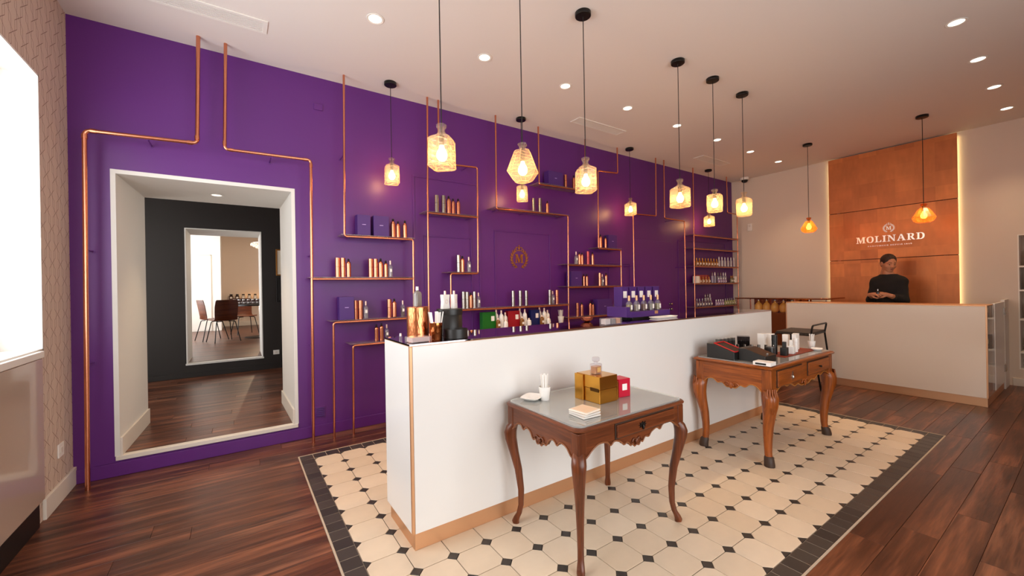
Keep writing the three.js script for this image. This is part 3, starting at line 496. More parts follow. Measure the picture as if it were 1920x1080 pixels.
{
  let u = pipeUnit('leftmost copper pipe bending around the doorway up to the ceiling');
  addPipe(u, [[-1.415, 0], [-1.40, 2.575], [-0.76, 2.60], [-0.742, H]], 0.0145); addCollars(u, [[-1.40, 2.53, 'v'], [-1.355, 2.577, 'h'], [-0.805, 2.598, 'h'], [-0.76, 2.645, 'v']], 0.0145);
  addBracket(u, -1.06, 2.575); addBracket(u, -1.406, 1.72); addBracket(u, -1.41, 0.88);
  u = pipeUnit('copper pipe shelf unit right of the doorway with four glass shelves');
  addPipe(u, [[0.048, 0], [0.066, 2.60], [-0.58, 2.585], [-0.562, H]], 0.0125); addCollars(u, [[0.066, 2.55, 'v'], [0.02, 2.599, 'h'], [-0.535, 2.587, 'h'], [-0.58, 2.635, 'v']], 0.0125);
  addBracket(u, -0.25, 2.575); addBracket(u, 0.06, 1.727); addBracket(u, 0.053, 0.884);
  addPipe(u, [[0.367, H], [0.348, 1.915], [1.031, 1.919], [1.024, 1.093]]);
  addPipe(u, [[0.226, 0], [0.236, 1.093], [1.16, 1.093]]); addPipe(u, [[0.400, 0], [0.409, 0.86], [1.02, 0.86], [1.02, 0]]);
  addShelf(u, 0.348, 1.031, 1.917, false); addShelf(u, 0.064, 1.026, 1.505); addShelf(u, 0.236, 1.16, 1.093, false); addShelf(u, 0.409, 1.02, 0.86, false); addBracket(u, 0.357, 2.7);
  const big = pipeUnit('large connected copper pipe shelf unit around the wall crest'); u = big;
  addPipe(u, [[1.217, H], [1.20, 2.2], [1.185, 0]]); addPipe(u, [[1.345, H], [1.336, 2.775], [1.822, 2.80], [1.808, 1.565], [1.459, 1.563], [1.456, 1.15]]);
  addShelf(u, 1.20, 1.82, 2.217); addShelf(u, 1.459, 1.808, 1.564, false); addBracket(u, 1.7, 2.79);
  addPipe(u, [[2.085, H], [2.076, 2.345], [3.222, 2.36], [3.19, 0]]); addShelf(u, 2.076, 3.222, 2.35, false); addShelf(u, 1.456, 3.195, 1.148); addShelf(u, 1.84, 3.19, 0.884); addBracket(u, 2.5, 1.144); addBracket(u, 2.55, 2.344);
  u = pipeUnit('highest copper pipe shelf hanging from the ceiling');
  addPipe(u, [[2.735, H], [2.735, 2.724], [3.552, 2.735], [3.571, H]]); addShelf(u, 2.735, 3.552, 2.728, false);
  u = big;
  addPipe(u, [[4.235, H], [4.236, 3.084], [3.816, 3.06], [3.80, 1.936], [4.278, 1.932], [4.27, 0]]);
  addShelf(u, 3.80, 4.278, 1.934, false); addShelf(u, 3.206, 4.276, 1.686); addShelf(u, 3.20, 4.274, 1.383); addShelf(u, 3.195, 4.272, 0.962);
  u = pipeUnit('bare copper pipe stepping left beside the purple flush door');
  addPipe(u, [[5.155, H], [5.142, 2.522], [4.573, 2.505], [4.568, 0]]); addBracket(u, 4.85, 2.505); addBracket(u, 4.57, 1.7);
  u = pipeUnit('bare copper pipe stepping right beside the purple flush door');
  addPipe(u, [[5.372, H], [5.366, 2.505], [5.926, 2.497], [5.94, 0]]); addBracket(u, 5.65, 2.495); addBracket(u, 5.93, 1.7);
  u = pipeUnit('copper pipe shelf unit in the far corner with five shelves');
  addPipe(u, [[6.211, H], [6.198, 0]]); addPipe(u, [[7.341, H], [7.355, 2.775], [7.719, 2.772], [7.718, 0]]);
  for (const y of [2.270, 2.032, 1.713, 1.402, 0.975]) { mesh('rail', rod([6.205, y, ZP], [7.718, y, ZP], PR, 12), M.copper, u); mesh('glass_shelf', rbox(6.17, 7.76, y + PR, y + PR + 0.008, ZW + 0.006, ZP + 0.014, 0.002), M.shelfGlass, u); addBracket(u, 6.205, y - 0.002); addBracket(u, 7.7, y - 0.002); }
}
// ---------------------------------------------------------------- the long white counter
{
  const o = thing('shop_counter', 'long glossy white counter with copper edges standing on the tiles', 'counter', [0, 0, 0]), x0 = 0.235, x1 = 4.34, z0 = 1.22, z1 = 1.655, h = 1.10;
  mesh('front_panel', rbox(x0 + 0.016, x1, 0.092, h - 0.012, z1 - 0.02, z1, 0.002), M.gloss, o);
  mesh('end_panel', rbox(x0, x0 + 0.02, 0.092, h - 0.012, z0, z1 - 0.016, 0.002), M.gloss, o); mesh('end_panel', rbox(x1 - 0.02, x1, 0.092, h - 0.012, z0, z1 - 0.02, 0.002), M.gloss, o);
  mesh('corner_trim', rbox(x0 - 0.001, x0 + 0.015, 0.092, h - 0.012, z1 - 0.015, z1 + 0.001, 0.002), M.copperBrushed, o);
  mesh('edge_strip', [rbox(x0, x1, h - 0.012, h - 0.009, z0, z1 + 0.001, 0.001)], M.copperBrushed, o);
  mesh('mirror_top', rbox(x0, x1, h - 0.009, h, z0, z1, 0.0006), M.mirrorTop, o);
  mesh('kick_plate', [rbox(x0 + 0.015, x1 - 0.015, 0.001, 0.092, z1 - 0.03, z1 - 0.007, 0.002), rbox(x0 + 0.015, x0 + 0.03, 0.001, 0.092, z0 + 0.02, z1 - 0.0295, 0.0005), rbox(x1 - 0.03, x1 - 0.015, 0.001, 0.092, z0 + 0.02, z1 - 0.0295, 0.0005)], M.copperBrushed, o);
  mesh('back_panel', [box(x0 + 0.02, x1 - 0.02, 0.02, h - 0.02, z0 + 0.03, z0 + 0.05)], M.white, o);
}
// ---------------------------------------------------------------- reception desk
{
  const o = thing('reception_desk', 'high white reception desk with copper kick plate before the copper panel', 'desk', [0, 0, 0]), x0 = 6.206, z0 = 1.055, z1 = 3.0, h = 1.11;
  mesh('front_panel', rbox(x0, x0 + 0.02, 0.098, h - 0.012, z0 + 0.014, z1 - 0.012, 0.002), M.glossWarm, o);
  mesh('kick_plate', [rbox(x0 + 0.008, x0 + 0.03, 0.001, 0.098, z0, z1 - 0.006, 0.002), rbox(x0 + 0.01, x0 + 0.54, 0.001, 0.098, z1 - 0.03, z1 - 0.008, 0.002)], M.copperBrushed, o);
  mesh('corner_trim', [rbox(x0 - 0.001, x0 + 0.014, 0.098, h - 0.012, z1 - 0.013, z1 + 0.001, 0.002), rbox(x0 - 0.001, x0 + 0.014, 0.098, h - 0.012, z0, z0 + 0.013, 0.002)], M.copperBrushed, o);
  mesh('top_ledge', [rbox(x0 - 0.001, x0 + 0.42, h - 0.012, h, z0, z1 + 0.001, 0.003)], M.copperBrushed, o);
  mesh('inner_worktop', rbox(x0 + 0.42, x0 + 0.54, 0.74, 0.77, z0, z1 - 0.02, 0.003), M.white, o);
  mesh('carcass', [box(x0 + 0.40, x0 + 0.42, 0.1, h - 0.012, z0, z1 - 0.03), box(x0 + 0.02, x0 + 0.42, 0.098, 0.115, z0, z1 - 0.03), box(x0 + 0.02, x0 + 0.42, 0.1, h - 0.012, z0, z0 + 0.02), box(x0 + 0.02, x0 + 0.42, 0.1, h - 0.012, 2.4, 2.42)], M.white, o);
  for (const y of [0.33, 0.62, 0.97]) mesh('inner_shelf', rbox(x0 + 0.02, x0 + 0.42, y, y + 0.018, 2.42, z1 - 0.03, 0.002), M.white, o);
  mesh('side_pane', rbox(x0 + 0.014, x0 + 0.54, 0.098, h - 0.012, z1 - 0.012, z1 - 0.004, 0.001), M.pane, o);
  const g = thing('desk_gate', 'white half height gate hinged between desk side and cream wall', 'gate', [0, 0, 0]);
  mesh('leaf', rbox(x0 + 0.55, 7.50, 0.10, h, z1 - 0.025, z1, 0.003), M.gloss, g);
  mesh('kick_plate', rbox(x0 + 0.55, 7.48, 0.001, 0.096, z1 - 0.026, z1 - 0.008, 0.002), M.copperBrushed, g);
  mesh('post', rbox(7.52, XB - 0.001, 0.0, 1.13, z1 - 0.03, z1 + 0.004, 0.003), M.white, g);
  for (const y of [0.99, 0.275]) { const hg = mesh('hinge', [rbox(7.43, 7.505, y - 0.045, y + 0.045, z1 - 0.001, z1 + 0.008, 0.002), rbox(7.515, 7.60, y - 0.045, y + 0.045, z1 + 0.003, z1 + 0.011, 0.002)], M.steel, g); mesh('hinge_pin', rod([7.51, y - 0.05, z1 + 0.006], [7.51, y + 0.05, z1 + 0.006], 0.008, 10), M.steel, hg); }
}
{ // bronze display case beside the desk
  const o = thing('bronze_display_case', 'bronze mirrored display case between counter and reception desk', 'display case', [0, 0, 0]), x0 = 6.62, x1 = 7.25, z0 = 0.14, z1 = 1.02;
  mesh('base_cabinet', rbox(x0, x1, 0, 0.915, z0, z1, 0.004), M.bronzePanel, o);
  mesh('top_slab', rbox(x0 - 0.03, x1 + 0.03, 1.137, 1.157, z0 - 0.02, 1.45, 0.003), M.bronzeMirror, o);
  mesh('rear_panel', rbox(x1 - 0.02, x1, 0.915, 1.137, z0, z1, 0.003), M.bronzeMirror, o);
  mesh('frame', [[x0 + 0.008, z0 + 0.008], [x0 + 0.008, z1 - 0.008], [x0 + 0.008, z0 + 0.22]].map(([x, z]) => rbox(x - 0.008, x + 0.008, 0.915, 1.137, z - 0.008, z + 0.008, 0.002)), M.copper, o);
  mesh('support_post', [rod([6.9, 0.77, 1.33], [6.9, 1.137, 1.33], 0.008, 10), rod([6.64, 1.11, 1.2], [6.64, 1.137, 1.2], 0.008, 10)], M.steel, o);
  mesh('case_glass', rbox(x0 + 0.002, x0 + 0.007, 0.915, 1.137, z0 + 0.02, z1 - 0.02, 0.001), M.pane, o);
  const amber = phy({ color: 0xffc058, transmission: 0.3, roughness: 0.12, thickness: 0 });
  const fl = lathe([[0, 0], [0.05, 0.003], [0.075, 0.03], [0.082, 0.075], [0.074, 0.12], [0.045, 0.15], [0.022, 0.16], [0.02, 0.185], [0.026, 0.19], [0, 0.19]], 20);
  for (let k = 0; k < 5; k++) { const f = thing('amber_flask', ord[k] + ' round amber glass flask from the left inside the bronze case', 'flask', [x0 + 0.11, 0.916, 0.44 + k * 0.125], 0, 'amber flasks in the bronze case'); f.scale.set(0.74, 1.02, 0.74); mesh('glass_body', fl, amber, f); mesh('stopper', cyl(0.024, 0.024, 0.19, 0.205, 12), M.silver, f); }
}
{ // bar stool
  const o = thing('bar_stool', 'black metal bar stool with low back before the reception desk', 'stool', [0, 0, 0]), y = 0.745, A = [5.46, 1.23], B = [6.02, 1.19], C2 = [6.02, 1.59], D = [5.46, 1.63];
  mesh('seat', slab([A, B, C2, D], y - 0.012, y + 0.012, 0.005), std({ color: 0x2a1d18, roughness: 0.5 }), o);
  mesh('seat_frame', [[A, B], [B, C2], [C2, D], [D, A]].map(([p, q]) => rod([p[0], y - 0.018, p[1]], [q[0], y - 0.018, q[1]], 0.011, 8)), M.blackMetal, o);
  const foot = [[5.42, 1.15], [6.16, 1.13], [6.17, 1.62], [5.66, 1.66]];
  [A, B, C2, D].forEach((p, i) => mesh('leg', rod([p[0], y - 0.018, p[1]], [foot[i][0], 0, foot[i][1]], 0.011, 8), M.blackMetal, o));
  const mid = [A, B, C2, D].map((p, i) => [p[0] + (foot[i][0] - p[0]) * 0.72, 0.21, p[1] + (foot[i][1] - p[1]) * 0.72]);
  mesh('footrest', mid.map((m, i) => rod(m, mid[(i + 1) % 4], 0.009, 8)), M.blackMetal, o);
  mesh('back_rail', pipeGeo([[5.46, y - 0.02, 1.63], [5.45, y + 0.105, 1.65], [6.03, y + 0.105, 1.61], [6.02, y - 0.02, 1.59]], 0.011, 0.04), M.blackMetal, o);
}
{ // white lacquer cabinet below the left window
  const o = thing('window_cabinet', 'glossy beige lacquer cabinet below the bright left window', 'cabinet', [0, 0, 0]), x1 = XL + 0.018;
  mesh('body', rbox(XL + 0.002, x1, 0.15, 1.012, 0.05, 2.72, 0.004), std({ color: 0x9c8675, roughness: 0.3 }), o);
  mesh('door_panel', rbox(x1, x1 + 0.006, 0.15, 1.008, 0.052, 1.30, 0.002), M.glossBeige, o); mesh('door_panel', rbox(x1, x1 + 0.006, 0.15, 1.008, 1.304, 2.715, 0.002), M.glossBeige, o);
  mesh('sill_top', rbox(XL - 0.2, x1 + 0.008, 1.012, 1.052, 0.03, 2.73, 0.004), M.white, o);
  mesh('plinth', rbox(XL + 0.002, x1 - 0.004, 0, 0.149, 0.10, 2.70, 0.003), M.blackMetal, o);
}
{ // white shelf niche at the right edge
  const o = thing('wall_shelf_niche', 'white shelf niche in the cream wall at the right edge', 'shelf', [0, 0, 0]);
  mesh('lining', [box(XB, XB + 0.268, NY0, NY1, NZ0, NZ0 + 0.012), box(XB, XB + 0.268, NY0, NY1, NZ1 - 0.012, NZ1), box(XB, XB + 0.268, NY1 - 0.012, NY1, NZ0 + 0.012, NZ1 - 0.012), box(XB, XB + 0.268, NY0, NY0 + 0.012, NZ0 + 0.012, NZ1 - 0.012)], M.white, o);
  for (const y of [0.448, 0.875, 1.254, 1.564]) mesh('shelf', rbox(XB - 0.005, XB + 0.266, y - 0.022, y, NZ0 + 0.012, NZ1 - 0.012, 0.003), M.white, o);
}

// ---------------------------------------------------------------- the two antique tables
function spline(pts, n) { const c = new THREE.CatmullRomCurve3(pts.map(([a, b]) => new THREE.Vector3(a, b, 0)), false, 'catmullrom', 0.5); return c.getPoints(n).map((p) => [p.x, p.y]); }
function uvGrain(g) { const p = g.attributes.position, uv = new Float32Array(p.count * 2); for (let i = 0; i < p.count; i++) { uv[2 * i] = p.getY(i); uv[2 * i + 1] = p.getX(i) + p.getZ(i) * 0.7; } g.setAttribute('uv', new THREE.BufferAttribute(uv, 2)); return g; }
function antiqueTable(o, c) {   // c: half length L, half depth D, height h, wood, legs, edge profile
  const { L, D, h, wood, dark } = c, il = L - c.inset, id = D - c.inset, ay = h - c.topT;
  // top: board with a rounded, moulded edge
  const prof = (k) => [[-0.020, 0.026], [-0.006, 0.024], [0.0, 0.016], [-0.002, 0.008], [-0.010, 0.003], [-0.022, 0]][k];
  const rr2 = (gx, gz, y, q = c.round) => { const out = []; for (let s = 0; s < 4; s++) for (let k = 0; k < 5; k++) { const a = s * Math.PI / 2 + k * Math.PI / 8; out.push([Math.cos(s * Math.PI / 2 + Math.PI / 4) > 0 ? gx - q + q * Math.cos(a) : -gx + q + q * Math.cos(a), y, Math.sin(s * Math.PI / 2 + Math.PI / 4) > 0 ? gz - q + q * Math.sin(a) : -gz + q + q * Math.sin(a)]); } return out; };
  mesh('table_top', uvBox(loft([5, 4, 3, 2, 1, 0].map((k) => { const [d, y] = prof(k); return rr2(L + d, D + d, ay + (y / 0.026) * c.topT); }), true, true, 0.5)), wood, o);
  const gl = c.glass, q = gl.q || 0.03; mesh('glass_plate', loft([rr2(L - q, D - q, h), rr2(L - q, D - q, h + 0.006), rr2(L - q - 0.001, D - q - 0.001, h + 0.007)], true, true, 0.4), M.tableGlass, o);
  // legs
  for (const sx of [-1, 1]) for (const sz of [-1, 1]) {
    const rings = c.leg.map(([y, off, r, s]) => { const k = off / Math.SQRT2; return ring(16, r, r, y, s || 0.75, Math.PI / 4, sx * (il + k), sz * (id + k)); });
    const l = mesh('leg', uvGrain(loft(rings, true, true, 0.9)), wood, o);
    if (c.hoof) mesh('hoof', loft(c.hoof.map(([y, off, r]) => ring(12, r, r, y, 0.85, Math.PI / 4, sx * (il + off / Math.SQRT2), sz * (id + off / Math.SQRT2))), true, true, 0.7), dark, l);
    if (c.carve) for (let k = -2; k < 3; k++) { const a = Math.atan2(sz, sx) + k * 0.36, R = 0.045; const pts = [[0.60, 0.9], [0.53, 1.12], [0.46, 1.0], [0.41, 0.66]].map(([y, m]) => new THREE.Vector3(sx * (il + c.kneeOff) + Math.cos(a) * R * m, y * h / 0.765, sz * (id + c.kneeOff) + Math.sin(a) * R * m)); mesh('carved_leaf', new THREE.TubeGeometry(new THREE.CatmullRomCurve3(pts), 8, 0.006, 6), wood, l); }
    mesh('corner_post', uvGrain(rbox(sx * il - c.post, sx * il + c.post, c.postY, ay, sz * id - c.post, sz * id + c.post, 0.006)), wood, o);
  }
  // aprons with scalloped lower edge
  const apron = (half, edge, place) => {
    const pts = edge.map(([s, y]) => [s * half, y]), full = [...pts.slice(1).reverse().map(([s, y]) => [-s, y]), ...pts], low = spline(full, 64);
    const g = extrude(polyShape([...low, [half, ay], [-half, ay]]), 0.02, 0.002), bead = new THREE.TubeGeometry(new THREE.CatmullRomCurve3(low.map(([a, b]) => new THREE.Vector3(a, b, 0.02))), 90, 0.0045, 5);
    const m = mesh('apron', place(uvBox(g)), wood, o); mesh('apron_bead', place(bead), c.beadMat, m);
    return m;
  };
  const a1 = apron(il - c.post + 0.01, c.edgeLong, (g) => g.translate(0, 0, id + c.post - 0.022)); apron(il - c.post + 0.01, c.edgeLong, (g) => g.rotateY(Math.PI).translate(0, 0, -id - c.post + 0.022));
  const a2 = apron(id - c.post + 0.01, c.edgeShort, (g) => g.rotateY(-Math.PI / 2).translate(-il - c.post + 0.022, 0, 0)); apron(id - c.post + 0.01, c.edgeShort, (g) => g.rotateY(Math.PI / 2).translate(il + c.post - 0.022, 0, 0));
  // scroll carving in the middle of the seen aprons
  const scroll = (y, s) => { const out = []; for (const k of [-1, 1]) { const pts = []; for (let i = 0; i <= 16; i++) { const t = i / 16 * 4.6, r = 0.022 * (1 - i / 20) * s; pts.push(new THREE.Vector3(k * (0.030 * s + r * Math.cos(t) - 0.01), y + r * Math.sin(t), 0)); } out.push(new THREE.TubeGeometry(new THREE.CatmullRomCurve3(pts), 24, 0.0055 * s, 6)); } const dr = new THREE.SphereGeometry(0.016 * s, 10, 8); dr.scale(0.8, 1.3, 0.5); dr.translate(0, y - 0.004, 0); out.push(dr); return join(out.map((g) => g.toNonIndexed())); };
  mesh('carved_scroll', scroll(c.scrollLong, c.scrollS).translate(0, 0, id + c.post), wood, a1);
  mesh('carved_scroll', scroll(c.scrollShort, c.scrollS).rotateY(-Math.PI / 2).translate(-il - c.post, 0, 0), wood, a2);
  // drawers on the long side
  for (const [x0, x1, y0, y1, hx, kind] of c.drawers) {
    const zf = id + c.post; mesh('drawer_gap', rbox(x0 - 0.006, x1 + 0.006, y0 - 0.006, y1 + 0.006, zf - 0.004, zf + 0.0015, 0.001), dark, o);
    const d = mesh('drawer', rbox(x0, x1, y0, y1, zf - 0.01, zf + 0.010, 0.005), wood, o), y = (y0 + y1) / 2;
    if (kind === 'knob') mesh('knob', lathe([[0, 0.024], [0.008, 0.022], [0.010, 0.014], [0.004, 0.008], [0.008, 0], [0, 0]], 12).rotateX(Math.PI / 2).translate(hx, y, zf + 0.009), M.blackMetal, d);
    else { const p = mesh('handle_plate', extrude(polyShape(Array.from({ length: 16 }, (_, i) => { const a = i / 16 * 2 * Math.PI, r = i % 2 ? 0.6 : 1; return kind === 'wide' ? [0.034 * r * Math.cos(a), 0.018 * r * Math.sin(a)] : [0.017 * r * Math.cos(a), 0.042 * r * Math.sin(a)]; })), 0.003).translate(hx, y, zf + 0.010), kind === 'wide' ? M.blackMetal : M.steel, d); mesh('handle_drop', lathe([[0, -0.026], [0.005, -0.022], [0.006, -0.014], [0.003, 0], [0, 0.002]], 10).translate(hx, y, zf + 0.017), kind === 'wide' ? M.blackMetal : M.steel, p); }
  }
}
M.tableGlass = phy({ color: 0xf0f6f2, transmission: 0.7, roughness: 0.03, thickness: 0, ior: 2.1, specularIntensity: 1 });
const woodDark = std({ map: tableTex, color: 0x7a3f20, roughness: 0.32 }), woodHoney = std({ map: tableTex, color: 0xa8581f, roughness: 0.3 }), hoofMat = std({ color: 0x3d2a1e, roughness: 0.55 }), beadDark = std({ color: 0x8a5330, roughness: 0.4 }), beadHoney = std({ color: 0xb0702f, roughness: 0.4 });
const T1 = [1.228, 2.018], T2 = [3.372, 2.014], H1 = 0.718, H2 = 0.765;
{
  const o = thing('antique_table', 'smaller dark walnut table with slender cabriole legs and glass top', 'table', [T1[0], 0, T1[1]]);
  antiqueTable(o, { L: 0.437, D: 0.318, h: H1, topT: 0.026, inset: 0.043, round: 0.045, scrollS: 0.9, wood: woodDark, dark: hoofMat, beadMat: beadDark, glass: { q: 0.016 }, post: 0.027, postY: 0.585,
    leg: [[0.60, -0.006, 0.026], [0.575, 0.012, 0.034], [0.54, 0.022, 0.037], [0.50, 0.020, 0.034], [0.42, 0.002, 0.027], [0.32, -0.022, 0.022], [0.20, -0.036, 0.018], [0.11, -0.034, 0.016], [0.06, -0.022, 0.016], [0.035, -0.008, 0.019], [0.015, 0.0, 0.021], [0.0, -0.002, 0.019]],
    edgeLong: [[0, 0.552], [0.05, 0.545], [0.09, 0.562], [0.13, 0.555], [0.19, 0.578], [0.27, 0.572], [0.33, 0.592], [0.45, 0.606], [0.53, 0.590], [0.60, 0.612], [0.74, 0.618], [0.86, 0.600], [0.95, 0.575], [1, 0.565]],
    edgeShort: [[0, 0.560], [0.07, 0.552], [0.13, 0.572], [0.22, 0.566], [0.32, 0.60], [0.45, 0.612], [0.56, 0.592], [0.66, 0.614], [0.82, 0.606], [0.94, 0.575], [1, 0.565]],
    scrollLong: 0.572, scrollShort: 0.580, drawers: [[-0.16, 0.32, 0.618, 0.686, 0.035, 'wide']] });
  const p = thing('antique_table', 'larger honey brown carved table with two drawers and hoof feet', 'table', [T2[0], 0, T2[1]]);
  antiqueTable(p, { L: 0.615, D: 0.318, h: H2, topT: 0.028, inset: 0.052, round: 0.014, scrollS: 1.35, wood: woodHoney, dark: hoofMat, beadMat: beadHoney, glass: { q: 0.028 }, post: 0.034, postY: 0.555, carve: true, kneeOff: 0.014,
    leg: [[0.585, -0.008, 0.040], [0.57, 0.006, 0.050], [0.53, 0.020, 0.055], [0.47, 0.020, 0.051], [0.40, 0.006, 0.042], [0.30, -0.016, 0.034], [0.20, -0.026, 0.029], [0.11, -0.026, 0.025], [0.065, -0.020, 0.025]],
    hoof: [[0.075, -0.020, 0.026], [0.06, -0.014, 0.033], [0.02, -0.006, 0.036], [0, -0.006, 0.036]],
    edgeLong: [[0, 0.556], [0.12, 0.552], [0.25, 0.574], [0.36, 0.566], [0.5, 0.596], [0.62, 0.586], [0.75, 0.606], [0.9, 0.582], [1, 0.55]],
    edgeShort: [[0, 0.560], [0.15, 0.558], [0.3, 0.586], [0.45, 0.58], [0.6, 0.606], [0.78, 0.602], [0.92, 0.574], [1, 0.55]],
    scrollLong: 0.570, scrollShort: 0.578, drawers: [[-0.50, -0.06, 0.600, 0.722, -0.26, 'tall'], [0.06, 0.50, 0.618, 0.722, 0.27, 'knob']] });
}
// ---------------------------------------------------------------- things on the tables
const strip = rbox(-0.0045, 0.0045, 0, 0.118, -0.0006, 0.0006, 0.0003, 1);
function blotterCup(pos, label, cupMat, s = 1, n = 9) {
  const o = thing('blotter_cup', label, 'cup', pos); o.scale.setScalar(s);
  mesh('cup', lathe([[0, 0], [0.021, 0], [0.029, 0.065], [0.0275, 0.065], [0.0195, 0.003], [0, 0.003]], 24), cupMat, o);
  for (let k = 0; k < n; k++) {
    const a = k / n * 6.283 + rr(-0.1, 0.1), r = 0.009, b = thing('paper_strip', 'white scent testing strip in the ' + label.replace(/ holding.*/, ''), 'paper strip', [pos[0] + Math.cos(a) * r * s, pos[1] + 0.006 * s, pos[2] + Math.sin(a) * r * s], 0, 'scent strips in the ' + label.replace(/ holding.*/, ''));
    b.scale.setScalar(s); const tl = rr(0.05, 0.14); b.rotation.set(Math.sin(a) * tl, Math.PI / 2 - a, -Math.cos(a) * tl, 'ZXY'); mesh('strip', strip, M.paperWhite, b);
  }
}
function dish(pos, label, sx = 0.075, sz = 0.055, turn = 0) {
  const o = thing('paper_dish', label, 'dish', pos, turn);
  mesh('dish', loft([[0.6, 0], [0.66, 0.001], [0.85, 0.010], [1.0, 0.018], [0.985, 0.019], [0.83, 0.012], [0.62, 0.004]].map(([k, y]) => ring(24, sx * k, sz * k, y, 0.45)), true, true, 0.5), M.porcelain, o);
}
function perfumeBottle(pos, label, glassCol, liquid, s = 1) {
  const o = thing('perfume_bottle', label, 'bottle', pos); o.scale.setScalar(s);
  mesh('glass', loft([[0.026, 0], [0.030, 0.003], [0.031, 0.055], [0.027, 0.060], [0.012, 0.062], [0.010, 0.070]].map(([r, y]) => ring(20, r, r * 0.75, y, r > 0.02 ? 0.3 : 1)), true, false, 0.5), M.clear, o);
  mesh('liquid', loft([[0.0255, 0.005], [0.0265, 0.045]].map(([r, y]) => ring(20, r, r * 0.72, y, 0.3)), true, true, 0.5), phy({ color: liquid, transmission: 0.55, roughness: 0.1, thickness: 0 }), o);
  mesh('stopper', loft([[0.012, 0.068], [0.020, 0.076], [0.021, 0.090], [0.016, 0.097]].map(([r, y]) => ring(12, r, r * 0.85, y, 0.5)), true, true, 0.3), M.clear, o);
  mesh('label', rbox(-0.014, 0.014, 0.014, 0.040, 0.0235, 0.0242, 0.0003, 1), std({ color: 0xe8c07a, roughness: 0.4, metalness: 0.5 }), o);
}
{ // on the smaller table
  const y = H1 + 0.0075;
  blotterCup([0.985, y, 1.85], 'white porcelain cup on the smaller table holding scent strips', M.porcelain, 1.22, 7);
  dish([0.935, y, 1.795], 'white rectangular paper dish at the left of the smaller table', 0.07, 0.06, 0.5);
  const g = thing('gold_gift_box', 'stacked shiny gold gift box on the smaller table', 'box', [1.237, y, 2.027]);
  mesh('lower_box', rbox(-0.071, 0.071, 0, 0.078, -0.092, 0.092, 0.002), M.gold, g); mesh('upper_box', rbox(-0.073, 0.073, 0.080, 0.153, -0.094, 0.094, 0.002), M.gold, g);
  mesh('side_flap', rbox(0.074, 0.082, 0.004, 0.108, 0.05, 0.092, 0.001), M.gold, g); mesh('side_flap', rbox(-0.082, -0.074, 0.0, 0.150, -0.10, -0.03, 0.001), M.gold, g);
  mesh('front_label', rbox(-0.0745, -0.0728, 0.066, 0.086, 0.02, 0.085, 0.0004, 1), std({ color: 0x5a3a12, roughness: 0.3, metalness: 0.8 }), g);
  perfumeBottle([1.225, y + 0.153, 2.035], 'square perfume bottle with amber liquid on top of the gold box', 0, 0xe0a040, 1.02);
  const r = thing('red_gift_box', 'crimson red cube box with white label beside the gold box', 'box', [1.408, y, 2.05], -0.1);
  mesh('carton', rbox(-0.045, 0.045, 0, 0.108, -0.045, 0.045, 0.002), std({ color: 0xc00a30, roughness: 0.35 }), r); mesh('label', rbox(-0.019, 0.019, 0.04, 0.078, 0.0448, 0.0456, 0.0003, 1), M.paperWhite, r);
  for (let k = 0; k < 3; k++) { const b = thing('coaster_card', ['lowest', 'middle', 'topmost'][k] + ' clear card in the small stack at the front of the smaller table', 'card', [0.968 + k * 0.002, y + 0.001 + k * 0.0105, 2.20 - k * 0.003], 0.1 * k - 0.05, 'clear card stack'); mesh('card', rbox(-0.058, 0.058, 0, 0.009, -0.058, 0.058, 0.002), k === 2 ? std({ color: 0xeadccb, roughness: 0.15 }) : std({ color: 0xd8d2ca, roughness: 0.12 }), b); mesh('card_print', rbox(-0.05, 0.05, 0.0088, 0.0095, -0.05, 0.05, 0.0002, 1), std({ color: 0xe3c9ae, roughness: 0.4 }), b); }
}
